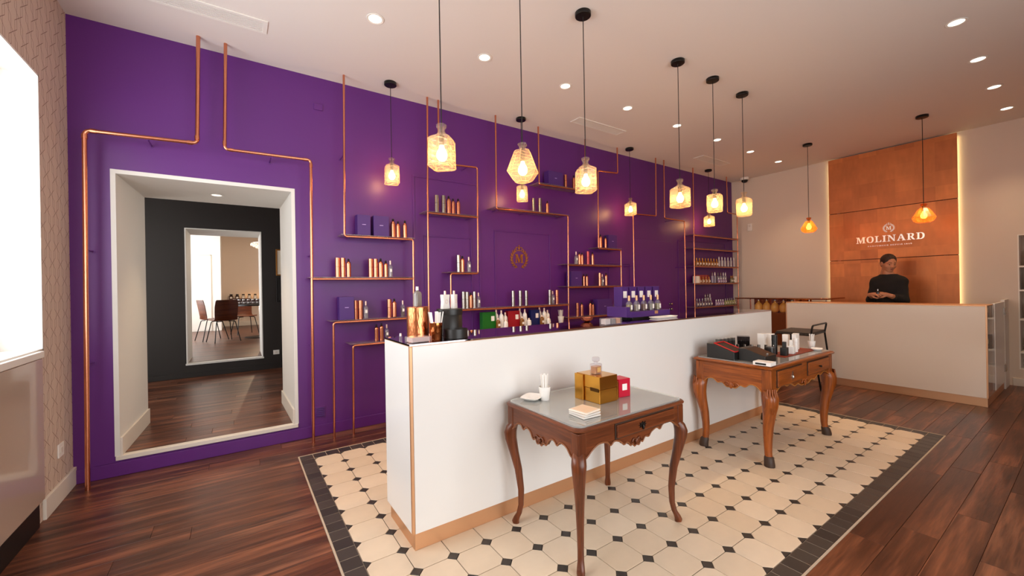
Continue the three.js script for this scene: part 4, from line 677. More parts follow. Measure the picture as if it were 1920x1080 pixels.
{ // on the larger table
  const y = H2 + 0.0075, X = (x) => x, red = std({ color: 0xb80f17, roughness: 0.35 });
  const slope = (z0, z1, ya, yb, x0, x1) => extrude(polyShape([[z0, 0], [z1, 0], [z1, yb], [z0 + (z1 - z0) * 0.25, ya], [z0, ya]]), x1 - x0, 0.003).rotateY(-Math.PI / 2).translate(x1, 0, 0);
  const b1 = thing('display_tray', 'black slanted display box with red rimmed window on the larger table', 'display box', [0, y, 0]);
  mesh('body', slope(1.80, 2.03, 0.118, 0.062, 2.80, 3.0), M.blackBox, b1);
  mesh('red_rim', [[2.815, 2.835], [2.965, 2.985]].map(([a, b]) => rod([(a + b) / 2, 0.121, 1.855], [(a + b) / 2, 0.064, 2.025], 0.006, 6)).concat([rod([2.825, 0.121, 1.855], [2.975, 0.121, 1.855], 0.006, 6), rod([2.825, 0.065, 2.025], [2.975, 0.065, 2.025], 0.006, 6)]), red, b1);
  const b2 = thing('display_tray', 'plain black slanted display box beside the red rimmed one', 'display box', [0, y, 0]);
  mesh('body', slope(2.035, 2.235, 0.098, 0.05, 2.86, 3.05), M.blackBox, b2); mesh('clasp', rbox(2.95, 2.97, 0.052, 0.066, 2.205, 2.22, 0.002), M.silver, b2);
  const cd = thing('sample_card_box', 'white flat sample box with grey stripe at the front of the larger table', 'box', [2.79, y, 2.262], 0.04);
  mesh('carton', rbox(-0.048, 0.048, 0, 0.028, -0.062, 0.062, 0.002), M.paperWhite, cd); mesh('stripe', rbox(-0.0488, -0.0478, 0.006, 0.020, -0.045, 0.03, 0.0003, 1), M.blackBox, cd);
  for (let k = 0; k < 7; k++) { const t = thing('tester_vial', ord[k] + ' dark clear-capped tester vial from left behind the black display boxes', 'vial', [3.08 + k * 0.035, y, 1.86 + k * 0.042], 0, 'tester vials'); mesh('glass', cyl(0.012, 0.012, 0, 0.062, 12), M.blackBox, t); mesh('cap', cyl(0.0115, 0.0115, 0.063, 0.09, 12), M.silver, t); }
  for (let k = 0; k < 5; k++) { const t = thing('tester_carton', ord[k] + ' dark grey carton from left in the back row of the larger table', 'carton', [3.05 + k * 0.05, y, 1.765 + k * 0.006], 0.1, 'dark cartons'); mesh('carton', rbox(-0.017, 0.017, 0, 0.125, -0.017, 0.017, 0.002), std({ color: 0x3a3836, roughness: 0.2 }), t); mesh('lid', rbox(-0.0175, 0.0175, 0.1, 0.127, -0.0175, 0.0175, 0.002), std({ color: 0x55524f, roughness: 0.2 }), t); }
  const mb = thing('mirror_box', 'dark mirrored cube box in the middle of the larger table', 'box', [3.36, y, 1.83], 0.5); mesh('carton', rbox(-0.05, 0.05, 0, 0.135, -0.05, 0.05, 0.002), std({ color: 0x4a4444, metalness: 0.9, roughness: 0.1 }), mb); mesh('lid', rbox(-0.051, 0.051, 0.098, 0.137, -0.051, 0.051, 0.002), std({ color: 0x6a6262, metalness: 0.9, roughness: 0.12 }), mb);
  for (const [x, z, w, h, lab] of [[3.50, 1.93, 0.055, 0.155, 'tall white carton leftmost of the white boxes'], [3.60, 1.96, 0.05, 0.15, 'tall white carton second of the white boxes'], [3.50, 2.03, 0.035, 0.13, 'slim white carton before the tall white ones'], [3.72, 2.04, 0.045, 0.14, 'white carton third of the white boxes'], [3.70, 2.12, 0.035, 0.15, 'white carton on the red mat nearest its middle'], [3.78, 2.10, 0.04, 0.15, 'white carton rightmost of the white boxes']]) {
    const t = thing('white_carton', lab, 'carton', [x, y, z], 0.05, 'white cartons'); mesh('carton', rbox(-w / 2, w / 2, 0, h, -w / 2, w / 2, 0.002), M.paperWhite, t); mesh('lid', rbox(-w / 2 - 0.0005, w / 2 + 0.0005, h * 0.72, h + 0.001, -w / 2 - 0.0005, w / 2 + 0.0005, 0.002), M.porcelain, t);
  }
  single('red_mat', 'rusty red mat under bottles on the larger table', 'mat', rbox(3.24, 3.90, y, y + 0.004, 2.07, 2.225, 0.0015), std({ color: 0x8a3218, roughness: 0.6 }));
  const y2 = y + 0.0045;
  const bt = thing('spray_tube', 'tall black spray tube on the red mat', 'tube', [3.345, y2, 2.10]); mesh('body', cyl(0.022, 0.022, 0, 0.11, 20), M.blackBox, bt); mesh('cap', cyl(0.0225, 0.0225, 0.111, 0.165, 20), M.blackBox, bt);
  const sq = (name, lab, x, z, m, w, h1, h2, w2) => { const t = thing(name, lab, 'bottle', [x, y2, z], 0.1); mesh('body', rbox(-w, w, 0, h1, -w * 0.8, w * 0.8, 0.003), m, t); mesh('cap', rbox(-w2, w2, h1, h2, -w2, w2, 0.002), m, t); };
  sq('square_bottle', 'square black bottle with narrow cap at the front of the red mat', 3.335, 2.18, M.blackBox, 0.03, 0.068, 0.115, 0.013);
  sq('square_bottle', 'square white bottle with narrow cap on the red mat', 3.47, 2.18, M.porcelain, 0.03, 0.066, 0.118, 0.012);
  const wt = thing('spray_tube', 'slim white spray tube at the front of the red mat', 'tube', [3.60, y2, 2.165]); mesh('body', cyl(0.017, 0.017, 0, 0.085, 20), M.porcelain, wt); mesh('cap', cyl(0.0172, 0.0172, 0.086, 0.124, 20), M.porcelain, wt);
  const dk = thing('dark_candle', 'short dark glass candle jar beside the black tube', 'candle', [3.20, y, 2.13]); mesh('jar', cyl(0.032, 0.032, 0, 0.075, 20), std({ color: 0x322f2e, roughness: 0.15 }), dk); mesh('lid', cyl(0.033, 0.033, 0.076, 0.088, 20), std({ color: 0x57524f, roughness: 0.2 }), dk);
  dish([3.86, y, 2.235], 'white paper dish at the right end of the larger table', 0.055, 0.045, 0.3);
  blotterCup([3.945, y, 2.165], 'white porcelain cup on the larger table holding scent strips', M.porcelain, 1.1, 7);
}

// ---------------------------------------------------------------- bottles, tubes and boxes on the pipe shelves
const BG = {
  tubeBody: cyl(0.0225, 0.0225, 0, 0.100, 20), tubeCap: cyl(0.0225, 0.0225, 0.1025, 0.186, 20), tubeBand: cyl(0.0215, 0.0215, 0.099, 0.1035, 20),
  flask: lathe([[0, 0], [0.0215, 0], [0.0225, 0.003], [0.0225, 0.135], [0.0205, 0.147], [0.015, 0.155], [0.010, 0.158], [0.010, 0.162], [0, 0.162]], 20), nozzle: lathe([[0, 0.162], [0.0105, 0.162], [0.0105, 0.170], [0.0085, 0.186], [0, 0.186]], 12),
  flacon: loft([[0, 0.020], [0.003, 0.0215], [0.105, 0.0215], [0.118, 0.016], [0.126, 0.009], [0.132, 0.008]].map(([y, r]) => ring(16, r, r, y, r > 0.012 ? 0.6 : 1)), true, true, 0.5), juice: loft([[0.006, 0.0175], [0.095, 0.0178]].map(([y, r]) => ring(16, r, r, y, 0.6)), true, true, 0.5), flaconCap: cyl(0.009, 0.0085, 0.132, 0.172, 12), flaconLabel: rbox(-0.010, 0.010, 0.055, 0.085, 0.0195, 0.0222, 0.0004, 1),
};
const juiceMat = {}, juice = (c, t = 0.5) => (juiceMat[c] = juiceMat[c] || phy({ color: c, transmission: t, roughness: 0.12, thickness: 0 }));
M.roseTube = std({ color: 0xb04a4c, metalness: 0.6, roughness: 0.3 });
M.capRose = std({ color: 0xe6c4b4, metalness: 0.5, roughness: 0.3 });
function shelfItem(type, x, y, z, s, label, group, turn = 0) {
  const look = { tubeC: 'bottle_tube', tubeS: 'bottle_tube', tubeR: 'bottle_tube', flask: 'metal_flask', flacon: 'glass_flacon', flaconD: 'glass_flacon' }[type];
  const o = thing(look, label, type.startsWith('tube') ? 'tube' : type === 'flask' ? 'flask' : 'bottle', [x, y, z], turn, group); o.scale.set(Math.min(1.06, s), s, Math.min(1.06, s));
  if (type.startsWith('tube')) { const m = { C: M.copper, S: M.silver, R: M.roseTube }[type[4]]; mesh('body', BG.tubeBody, m, o); mesh('cap', BG.tubeCap, m, o); mesh('band', BG.tubeBand, M.blackMetal, o); }
  else if (type === 'flask') { mesh('body', BG.flask, M.copper, o); mesh('nozzle', BG.nozzle, M.blackMetal, o); }
  else { mesh('glass', BG.flacon, M.clear, o); mesh('liquid', BG.juice, type === 'flacon' ? juice(0xd8d4d8, 0.7) : juice(0x5a2410, 0.3), o); mesh('cap', BG.flaconCap, M.capRose, o); mesh('label', BG.flaconLabel, M.paperWhite, o); }
}
const lookOf = { tubeC: 'banded copper tube', tubeS: 'banded silver tube', tubeR: 'rose red tube', flask: 'copper flask with black nozzle', flacon: 'clear flacon with pale cap', flaconD: 'dark brown flacon' };
const goods = [
  ['the top shelf right of the doorway', 1.917, [['flask', 0.838, 0.194], ['flask', 0.89, 0.173], ['flask', 0.964, 0.185]]],
  ['the second shelf right of the doorway', 1.505, [['tubeC', 0.292, 0.186], ['tubeC', 0.341, 0.186], ['flask', 0.392, 0.179], ['tubeC', 0.603, 0.185], ['tubeC', 0.652, 0.184], ['flask', 0.703, 0.19], ['flask', 0.755, 0.17], ['flacon', 0.802, 0.171]]],
  ['the third shelf right of the doorway', 1.093, [['tubeC', 0.449, 0.183], ['tubeC', 0.498, 0.181], ['flacon', 0.549, 0.173], ['tubeC', 0.784, 0.185], ['flask', 0.836, 0.189], ['flaconD', 0.926, 0.167]]],
  ['the lowest shelf right of the doorway', 0.86, [['flask', 0.649, 0.166], ['flask', 0.70, 0.176], ['flaconD', 0.754, 0.160]]],
  ['the shelf below the largest pendant', 2.217, [['tubeS', 1.329, 0.195], ['tubeS', 1.412, 0.2], ['flask', 1.475, 0.203], ['flask', 1.531, 0.179], ['flask', 1.595, 0.185]]],
  ['the small shelf left of the crest', 1.564, [['tubeS', 1.585, 0.193], ['flask', 1.636, 0.185], ['flacon', 1.718, 0.176]]],
  ['the long shelf above the counter', 1.148, [['tubeS', 1.640, 0.191], ['tubeS', 1.688, 0.187], ['flask', 1.736, 0.177], ['tubeS', 1.784, 0.189], ['flacon', 1.838, 0.175], ['tubeS', 2.332, 0.188], ['tubeS', 2.441, 0.189], ['tubeS', 2.536, 0.187], ['tubeS', 2.925, 0.189], ['flacon', 2.975, 0.172], ['tubeC', 3.048, 0.185]]],
  ['the shelf just above the crest', 2.35, [['tubeS', 2.678, 0.177], ['tubeS', 2.784, 0.189], ['flask', 2.909, 0.169]]],
  ['the highest hanging shelf', 2.728, [['tubeC', 3.238, 0.183], ['flask', 3.393, 0.195]]],
  ['the top stepped shelf right of the crest', 1.934, [['flask', 3.902, 0.197], ['flask', 4.007, 0.181]]],
  ['the second stepped shelf right of the crest', 1.686, [['flacon', 3.412, 0.177], ['flask', 3.474, 0.175], ['flask', 3.524, 0.167], ['tubeR', 3.64, 0.189], ['flask', 3.732, 0.181]]],
  ['the third stepped shelf right of the crest', 1.383, [['flask', 3.55, 0.168], ['flask', 3.611, 0.168], ['tubeC', 3.872, 0.185], ['flacon', 3.925, 0.169], ['flask', 4.005, 0.185]]],
  ['the lowest stepped shelf right of the crest', 0.962, [['tubeC', 3.419, 0.185], ['flask', 3.503, 0.189], ['flask', 3.67, 0.20], ['flask', 3.722, 0.178], ['flaconD', 4.179, 0.19]]],
];
for (const [shelf, y, list] of goods) list.forEach(([t, x, h], i) => shelfItem(t, x, y + PR + 0.0085, -0.435, h / (t.startsWith('flacon') ? 0.172 : 0.186), lookOf[t] + ', ' + ord[i] + ' on ' + shelf, 'goods on ' + shelf));
// purple gift boxes
for (const [x0, x1, y, h, lab] of [[0.474, 0.60, 1.917, 0.205, 'purple gift box left on the top shelf right of the doorway'], [0.632, 0.785, 1.917, 0.208, 'purple gift box beside the flasks on the top shelf right of the doorway'], [0.295, 0.43, 1.093, 0.22, 'purple gift box behind the tubes on the third shelf right of the doorway'], [2.915, 3.16, 2.728, 0.19, 'purple gift box on the highest hanging shelf'], [4.04, 4.22, 1.934, 0.20, 'purple gift box on the top stepped shelf right of the crest'], [3.282, 3.483, 1.383, 0.205, 'purple gift box on the third stepped shelf right of the crest'], [3.79, 4.09, 0.962, 0.225, 'purple gift box on the lowest stepped shelf right of the crest']]) {
  const o = thing('purple_gift_box', lab, 'box', [(x0 + x1) / 2, y + PR + 0.0085, -0.45], 0, 'purple gift boxes'), w = (x1 - x0) / 2;
  mesh('carton', rbox(-w, w, 0, h, -0.05, 0.05, 0.002), M.boxPurple, o); mesh('logo_print', rbox(-0.018, 0.018, h * 0.52, h * 0.52 + 0.006, 0.0496, 0.0502, 0.0002, 1), std({ color: 0xb9a0d8, roughness: 0.4 }), o);
}
{ // corner unit: rows of small scent bottles
  const roundB = lathe([[0, 0], [0.024, 0], [0.026, 0.004], [0.026, 0.072], [0.020, 0.085], [0.010, 0.09], [0.010, 0.097], [0, 0.097]], 16), capB = cyl(0.012, 0.012, 0.097, 0.135, 12), labB = rbox(-0.016, 0.016, 0.022, 0.055, 0.0235, 0.0268, 0.0004, 1), z = -0.425;
  const tallB = lathe([[0, 0], [0.020, 0], [0.022, 0.004], [0.022, 0.12], [0.014, 0.135], [0.009, 0.14], [0, 0.14]], 16), capT = lathe([[0, 0.14], [0.011, 0.14], [0.011, 0.165], [0.006, 0.2], [0, 0.2]], 12);
  const small = (x, y, s, glass, cap, lab, group, zz = z) => { const o = thing('scent_bottle', lab, 'bottle', [x, y, zz], 0, group); o.scale.setScalar(s); mesh('body', roundB, glass, o); mesh('cap', capB, cap, o); mesh('label', labB, M.paperWhite, o); };
  const tall = (x, y, s, glass, cap, lab, group, zz = z) => { const o = thing('spray_bottle', lab, 'bottle', [x, y, zz], 0, group); o.scale.setScalar(s); mesh('body', tallB, glass, o); mesh('cap', capT, cap, o); };
  const y3 = 1.713 + 0.019, y4 = 1.402 + 0.019, y5 = 0.975 + 0.019, U = ' on the upper filled corner shelf', Md = ' on the middle filled corner shelf', Lo = ' on the lowest corner shelf';
  [6.35, 6.445, 6.54, 6.635, 6.73, 6.825, 6.92, 7.015].forEach((x, i) => small(x, y3, 1.05, juice(0xc07a2a, 0.45), M.goldDull, ord[i] + ' amber bottle with gold cap' + U, 'amber bottles on the upper corner shelf'));
  [7.105, 7.21, 7.316, 7.43, 7.54, 7.65].forEach((x, i) => tall(x, y3, 0.92, juice(0xe6dfe0, 0.4), M.porcelain, ord[i] + ' white capped spray bottle' + U, 'white spray bottles on the upper corner shelf'));
  single('white_carton', 'white carton at the left end of the middle filled corner shelf', 'carton', rbox(6.29, 6.39, y4, y4 + 0.125, z - 0.04, z + 0.03, 0.002), M.paperWhite);
  for (let k = 0; k < 5; k++) single('red_carton', ord[k] + ' red carton in the row at the back of the middle filled corner shelf', 'carton', rbox(6.42 + k * 0.085, 6.50 + k * 0.085, y4, y4 + 0.15, -0.535, -0.47, 0.002), M.roseTube, 'red cartons in the corner');
  [6.45, 6.55, 6.65, 6.75].forEach((x, i) => small(x, y4, 0.85, juice(0xd8a060, 0.45), M.goldDull, ord[i] + ' small amber bottle' + Md, 'small amber bottles on the middle corner shelf'));
  [6.86, 6.95].forEach((x, i) => tall(x, y4, 1.0, juice(0xb9b0c4, 0.4), i ? M.porcelain : M.silver, ord[i] + ' tall spray bottle' + Md, 'tall spray bottles on the middle corner shelf'));
  [7.04, 7.12, 7.20, 7.28].forEach((x, i) => small(x, y4, 0.7, juice(0xc8a8d0, 0.4), M.porcelain, ord[i] + ' small lilac bottle' + Md, 'lilac bottles on the middle corner shelf', -0.40));
  [7.17, 7.27, 7.37, 7.45].forEach((x, i) => tall(x, y4, 1.0, juice(0xc8c0c8, 0.4), i > 1 ? M.porcelain : M.silver, ord[i] + ' tall spray bottle behind the lilac bottles in the corner', 'tall spray bottles behind the lilac ones', -0.49));
  [7.53, 7.60].forEach((x, i) => small(x, y4, 1.0, juice(0x8a7a50, 0.45), M.goldDull, ord[i] + ' olive bottle right on the middle corner shelf', 'olive bottles in the corner'));
  single('white_carton', 'white carton at the right end of the middle filled corner shelf', 'carton', rbox(7.635, 7.70, y4, y4 + 0.12, z - 0.03, z + 0.03, 0.002), M.paperWhite);
  [6.339, 6.423, 6.515, 6.61, 6.70, 6.79].forEach((x, i) => small(x, y5, 1.05, juice(0x8a6a80, 0.5), M.silver, ord[i] + ' violet bottle with silver cap' + Lo, 'violet bottles on the lowest corner shelf'));
  [6.74, 6.82, 6.90].forEach((x, i) => tall(x, y5, 1.1, juice(0xd0c4cc, 0.4), i > 1 ? M.porcelain : M.silver, ord[i] + ' tall spray bottle' + Lo, 'tall spray bottles on the lowest corner shelf', -0.50));
  [6.98, 7.06, 7.14, 7.22].forEach((x, i) => small(x, y5, 0.8, juice(0xc8a8d0, 0.4), M.porcelain, ord[i] + ' small lilac bottle' + Lo, 'lilac bottles on the lowest corner shelf'));
  [7.31, 7.39, 7.47, 7.55, 7.63].forEach((x, i) => small(x, y5, 0.9, juice(0xc8cc90, 0.45), M.silver, ord[i] + ' pale green bottle' + Lo, 'pale green bottles on the lowest corner shelf'));
}
// ---------------------------------------------------------------- things on the counter
{
  const y = 1.1005;
  const c = thing('copper_canister', 'tall hammered copper canister at the left end of the counter', 'canister', [0.37, y, 1.43]);
  mesh('body', lathe([[0, 0], [0.062, 0], [0.064, 0.003], [0.064, 0.186], [0.062, 0.19], [0, 0.19]], 40), M.copperHammer, c); mesh('rim', new THREE.TorusGeometry(0.0635, 0.0022, 6, 40).rotateX(Math.PI / 2).translate(0, 0.187, 0), M.copper, c);
  const b = thing('spray_bottle', 'grey glass spray bottle on top of the copper canister', 'bottle', [0.37, y + 0.1905, 1.43], 0.3);
  mesh('glass', loft([[0, 0.021], [0.003, 0.023], [0.075, 0.023], [0.086, 0.018], [0.092, 0.009], [0.096, 0.008]].map(([h, r]) => ring(20, r, r * 0.8, h, r > 0.012 ? 0.45 : 1)), true, true, 0.5), juice(0xb8b0a8, 0.55), b); mesh('pump', cyl(0.009, 0.008, 0.096, 0.118, 14), M.porcelain, b); mesh('tinted_base', loft([[0.002, 0.0205], [0.022, 0.021]].map(([h, r]) => ring(20, r, r * 0.8, h, 0.45)), true, true, 0.5), juice(0x9a7a50, 0.4), b);
  const t = thing('copper_tumbler', 'copper tinted tumbler stuffed with white paper strips on the counter', 'tumbler', [0.435, y, 1.545]);
  mesh('cup', lathe([[0, 0], [0.034, 0], [0.038, 0.098], [0.0365, 0.098], [0.0325, 0.004], [0, 0.004]], 28), std({ color: 0xc27a48, metalness: 1, roughness: 0.12 }), t);
  const wide = rbox(-0.0095, 0.0095, 0, 0.15, -0.0008, 0.0008, 0.0003, 1);
  for (let k = 0; k < 5; k++) { const a = k * 1.2566 + 0.2, q = thing('paper_strip', 'white paper strip in the copper tinted tumbler', 'paper strip', [0.435 + Math.cos(a) * 0.018, y + 0.012, 1.545 + Math.sin(a) * 0.018], 0, 'paper strips in the copper tumbler'); q.rotation.set(Math.sin(a) * 0.17, Math.PI / 2 - a, -Math.cos(a) * 0.17, 'ZXY'); mesh('strip', wide, M.paperWhite, q); }
  const k1 = thing('round_hat_box', 'tall black round box on the counter behind the low one', 'box', [0.615, y, 1.35]); mesh('body', lathe([[0, 0], [0.078, 0], [0.080, 0.003], [0.080, 0.15], [0, 0.15]], 40), M.blackBox, k1); mesh('lid', lathe([[0, 0.165], [0.081, 0.165], [0.083, 0.162], [0.083, 0.128], [0.081, 0.128]], 40), M.blackBox, k1);
  const k2 = thing('round_hat_box', 'low black open round tray before the tall black round box', 'tray', [0.56, y, 1.545]); mesh('body', lathe([[0, 0], [0.070, 0], [0.072, 0.002], [0.072, 0.054], [0.069, 0.054], [0.069, 0.004], [0, 0.004]], 40), M.blackBox, k2);
  [[0.582, 1.357, 0.35, 'left white square bottle on the tall black round box'], [0.650, 1.347, 0.75, 'right white square bottle on the tall black round box']].forEach(([x, z, r, lab]) => {
    const o = thing('square_bottle', lab, 'bottle', [x, y + 0.1655, z], r);
    mesh('body', loft([[0, 0.031], [0.004, 0.032], [0.045, 0.0275], [0.086, 0.032], [0.09, 0.031]].map(([h, q]) => ring(24, q, 0.014, h, 0.3)), true, true, 0.5), M.porcelain, o); mesh('cap', cyl(0.008, 0.007, 0.09, 0.114, 14), M.capRose, o); mesh('relief_ring', new THREE.TorusGeometry(0.012, 0.0016, 6, 20).translate(0, 0.046, 0.0135), M.capRose, o);
  });
  const ac = thing('acrylic_card_holder', 'clear acrylic card holder at the left corner of the counter', 'card holder', [0.315, y, 1.575], 0.1);
  mesh('block', rbox(-0.06, 0.06, 0, 0.032, -0.045, 0.045, 0.003), M.clear, ac); mesh('cards', rbox(-0.052, 0.052, 0.004, 0.027, -0.036, 0.036, 0.001), std({ color: 0xd9bfb6, roughness: 0.5 }), ac);
  const mini = thing('mini_vial', 'tiny pale vial on the counter beside the copper canister', 'vial', [0.275, y, 1.40]); mesh('glass', cyl(0.009, 0.009, 0, 0.02, 12), M.clear, mini); mesh('cap', cyl(0.007, 0.006, 0.02, 0.036, 12), M.porcelain, mini);
  // copper bowl and acrylic block
  const bw = thing('copper_bowl', 'fluted copper bowl on the mirror counter top', 'bowl', [1.885, y, 1.30]);
  { const R = [], N = 40; for (const [r, h, f] of [[0.018, 0, 0], [0.03, 0.004, 0.02], [0.045, 0.018, 0.05], [0.052, 0.036, 0.06], [0.050, 0.036, 0.06], [0.043, 0.019, 0.05], [0.028, 0.007, 0.02], [0.01, 0.004, 0]]) { const q = []; for (let i = 0; i < N; i++) { const a = i / N * 2 * Math.PI, k = r * (1 + f * Math.cos(a * 10)); q.push([k * Math.cos(a), h, k * Math.sin(a)]); } R.push(q); } mesh('bowl', loft(R, true, true, 0.9), M.copper, bw); }
  const ab = thing('acrylic_block', 'clear acrylic block with cards near the middle of the counter edge', 'block', [1.84, y, 1.60], 0.03); mesh('block', rbox(-0.095, 0.095, 0, 0.05, -0.03, 0.03, 0.003), M.clear, ab);
  mesh('cards', [rbox(-0.085, -0.03, 0.005, 0.044, -0.022, 0.022, 0.001)], std({ color: 0xd8d0cc, roughness: 0.4 }), ab); mesh('cards', [rbox(-0.02, 0.03, 0.005, 0.044, -0.022, 0.022, 0.001)], std({ color: 0x8f8a88, roughness: 0.3 }), ab); mesh('cards', [rbox(0.04, 0.085, 0.005, 0.044, -0.022, 0.022, 0.001)], std({ color: 0xd09a78, roughness: 0.4 }), ab);
  // purple display stand with cartons and bottles
  const st = thing('purple_display_stand', 'purple stepped display stand on the counter holding cartons and bottles', 'display stand', [0, y, 0]);
  mesh('riser', rbox(2.34, 2.80, 0, 0.014, 1.23, 1.40, 0.002), M.blackBox, st); mesh('front_tray', rbox(2.285, 2.85, 0.015, 0.064, 1.33, 1.42, 0.002), M.boxPurple, st); mesh('rear_step', rbox(2.285, 2.85, 0.015, 0.078, 1.20, 1.329, 0.002), M.boxPurple, st); mesh('side_block', rbox(2.235, 2.284, 0.02, 0.108, 1.20, 1.42, 0.002), M.boxPurple, st);
  mesh('copper_tag', rbox(2.62, 2.665, 0.035, 0.062, 1.4195, 1.422, 0.0005, 1), M.copperBrushed, st);
  const liq = [0xb9b04a, 0xc8c0b0, 0x8a4418, 0xb0b0a0, 0xc8c48a], nm = ['olive yellow', 'pale grey', 'brown', 'grey green', 'pale lime'];
  for (let k = 0; k < 5; k++) {
    const x = 2.335 + k * 0.112, cb = thing('purple_carton', ord[k] + ' tall purple carton with white label on the display stand', 'carton', [x + 0.02, y + 0.0785, 1.262], 0, 'purple cartons on the display stand');
    mesh('carton', rbox(-0.045, 0.045, 0, 0.205, -0.045, 0.045, 0.002), M.boxPurple, cb); mesh('label', rbox(-0.024, 0.024, 0.105, 0.165, 0.0447, 0.0455, 0.0003, 1), M.paperWhite, cb);
    const xb = 2.325 + k * 0.100, o = thing('display_flacon', nm[k] + ' perfume flacon with copper cap on the purple display stand', 'bottle', [xb, y + 0.0645, 1.375], 0, 'flacons on the purple display stand');
    mesh('glass', loft([[0, 0.024], [0.004, 0.0265], [0.068, 0.0265], [0.084, 0.018], [0.09, 0.010], [0.096, 0.0095]].map(([h, r]) => ring(20, r, r * 0.8, h, r > 0.014 ? 0.5 : 1)), true, true, 0.5), M.clear, o);
    mesh('liquid', loft([[0.006, 0.022], [0.062, 0.0225]].map(([h, r]) => ring(20, r, r * 0.8, h, 0.5)), true, true, 0.5), juice(liq[k], 0.5), o); mesh('cap', cyl(0.0115, 0.0115, 0.096, 0.14, 14), M.copperBrushed, o); mesh('label', rbox(-0.002, 0.020, 0.018, 0.058, 0.0205, 0.0218, 0.0003, 1), M.paperWhite, o);
  }
  const tr = thing('white_tray', 'flat white tray before the purple display stand', 'tray', [2.65, y, 1.49], 0.03); mesh('tray', loft([[0.9, 0], [1, 0.012], [0.985, 0.013], [0.9, 0.004]].map(([k, h]) => ring(24, 0.165 * k, 0.055 * k, h, 0.35)), true, true, 0.5), M.porcelain, tr);
}
{ // boxes and bottles on the low glass shelf against the wall, seen over the counter
  const y = 0.884 + PR + 0.0085, z0 = -0.44, bod = lathe([[0, 0], [0.019, 0], [0.0205, 0.003], [0.0205, 0.085], [0.017, 0.097], [0.009, 0.104], [0.009, 0.11], [0, 0.11]], 16), cp = cyl(0.0095, 0.0085, 0.11, 0.13, 12), lb = rbox(-0.011, 0.011, 0.035, 0.062, 0.0188, 0.0212, 0.0004, 1);
  const white = (x, z, h, lab, group, body) => { const o = thing('white_bottle', lab, 'bottle', [x, y, z], 0, group); o.scale.set(1.35, h / 0.13, 1.35); mesh('body', bod, body || M.porcelain, o); mesh('cap', cp, M.capRose, o); mesh('label', lb, M.paperWhite, o); };
  [[1.965, 0x14661c, 'green'], [2.325, 0x9c1322, 'crimson'], [2.66, 0x14205e, 'navy blue']].forEach(([x, c, n], i) => {
    const w = [0.092, 0.085, 0.066][i], o = thing('gift_carton', n + ' carton with white label seen over the counter', 'carton', [x, y, z0], 0); mesh('carton', rbox(-w, w, 0, 0.204, -0.035, 0.035, 0.002), std({ color: c, roughness: 0.35 }), o); mesh('label', rbox(w - 0.066, w - 0.020, 0.098, 0.156, 0.0347, 0.0355, 0.0003, 1), M.paperWhite, o);
    const g = 'bottles beside the ' + n + ' carton', b = x + w;
    white(b + 0.036, -0.455, 0.226, 'tall white bottle next to the ' + n + ' carton, left one', g); white(b + 0.088, -0.42, 0.218, 'tall white bottle next to the ' + n + ' carton, right one', g); if (i !== 1) white(b + 0.15, -0.43, 0.188, 'medium white bottle right of the ' + n + ' carton', g); else white(b + 0.128, -0.47, 0.188, 'medium white bottle behind the pair right of the ' + n + ' carton', g); white(b + 0.118, -0.372, 0.105, 'small white bottle in front of the ' + n + ' carton group', g);
    white(b + 0.012, -0.375, 0.132, 'amber bottle at the right edge of the ' + n + ' carton', g, juice(0xa06a30, 0.4));
  });
  blotterCup([3.10, y, -0.42], 'white cup on the low wall shelf holding scent strips', M.porcelain, 1.45, 6);
}

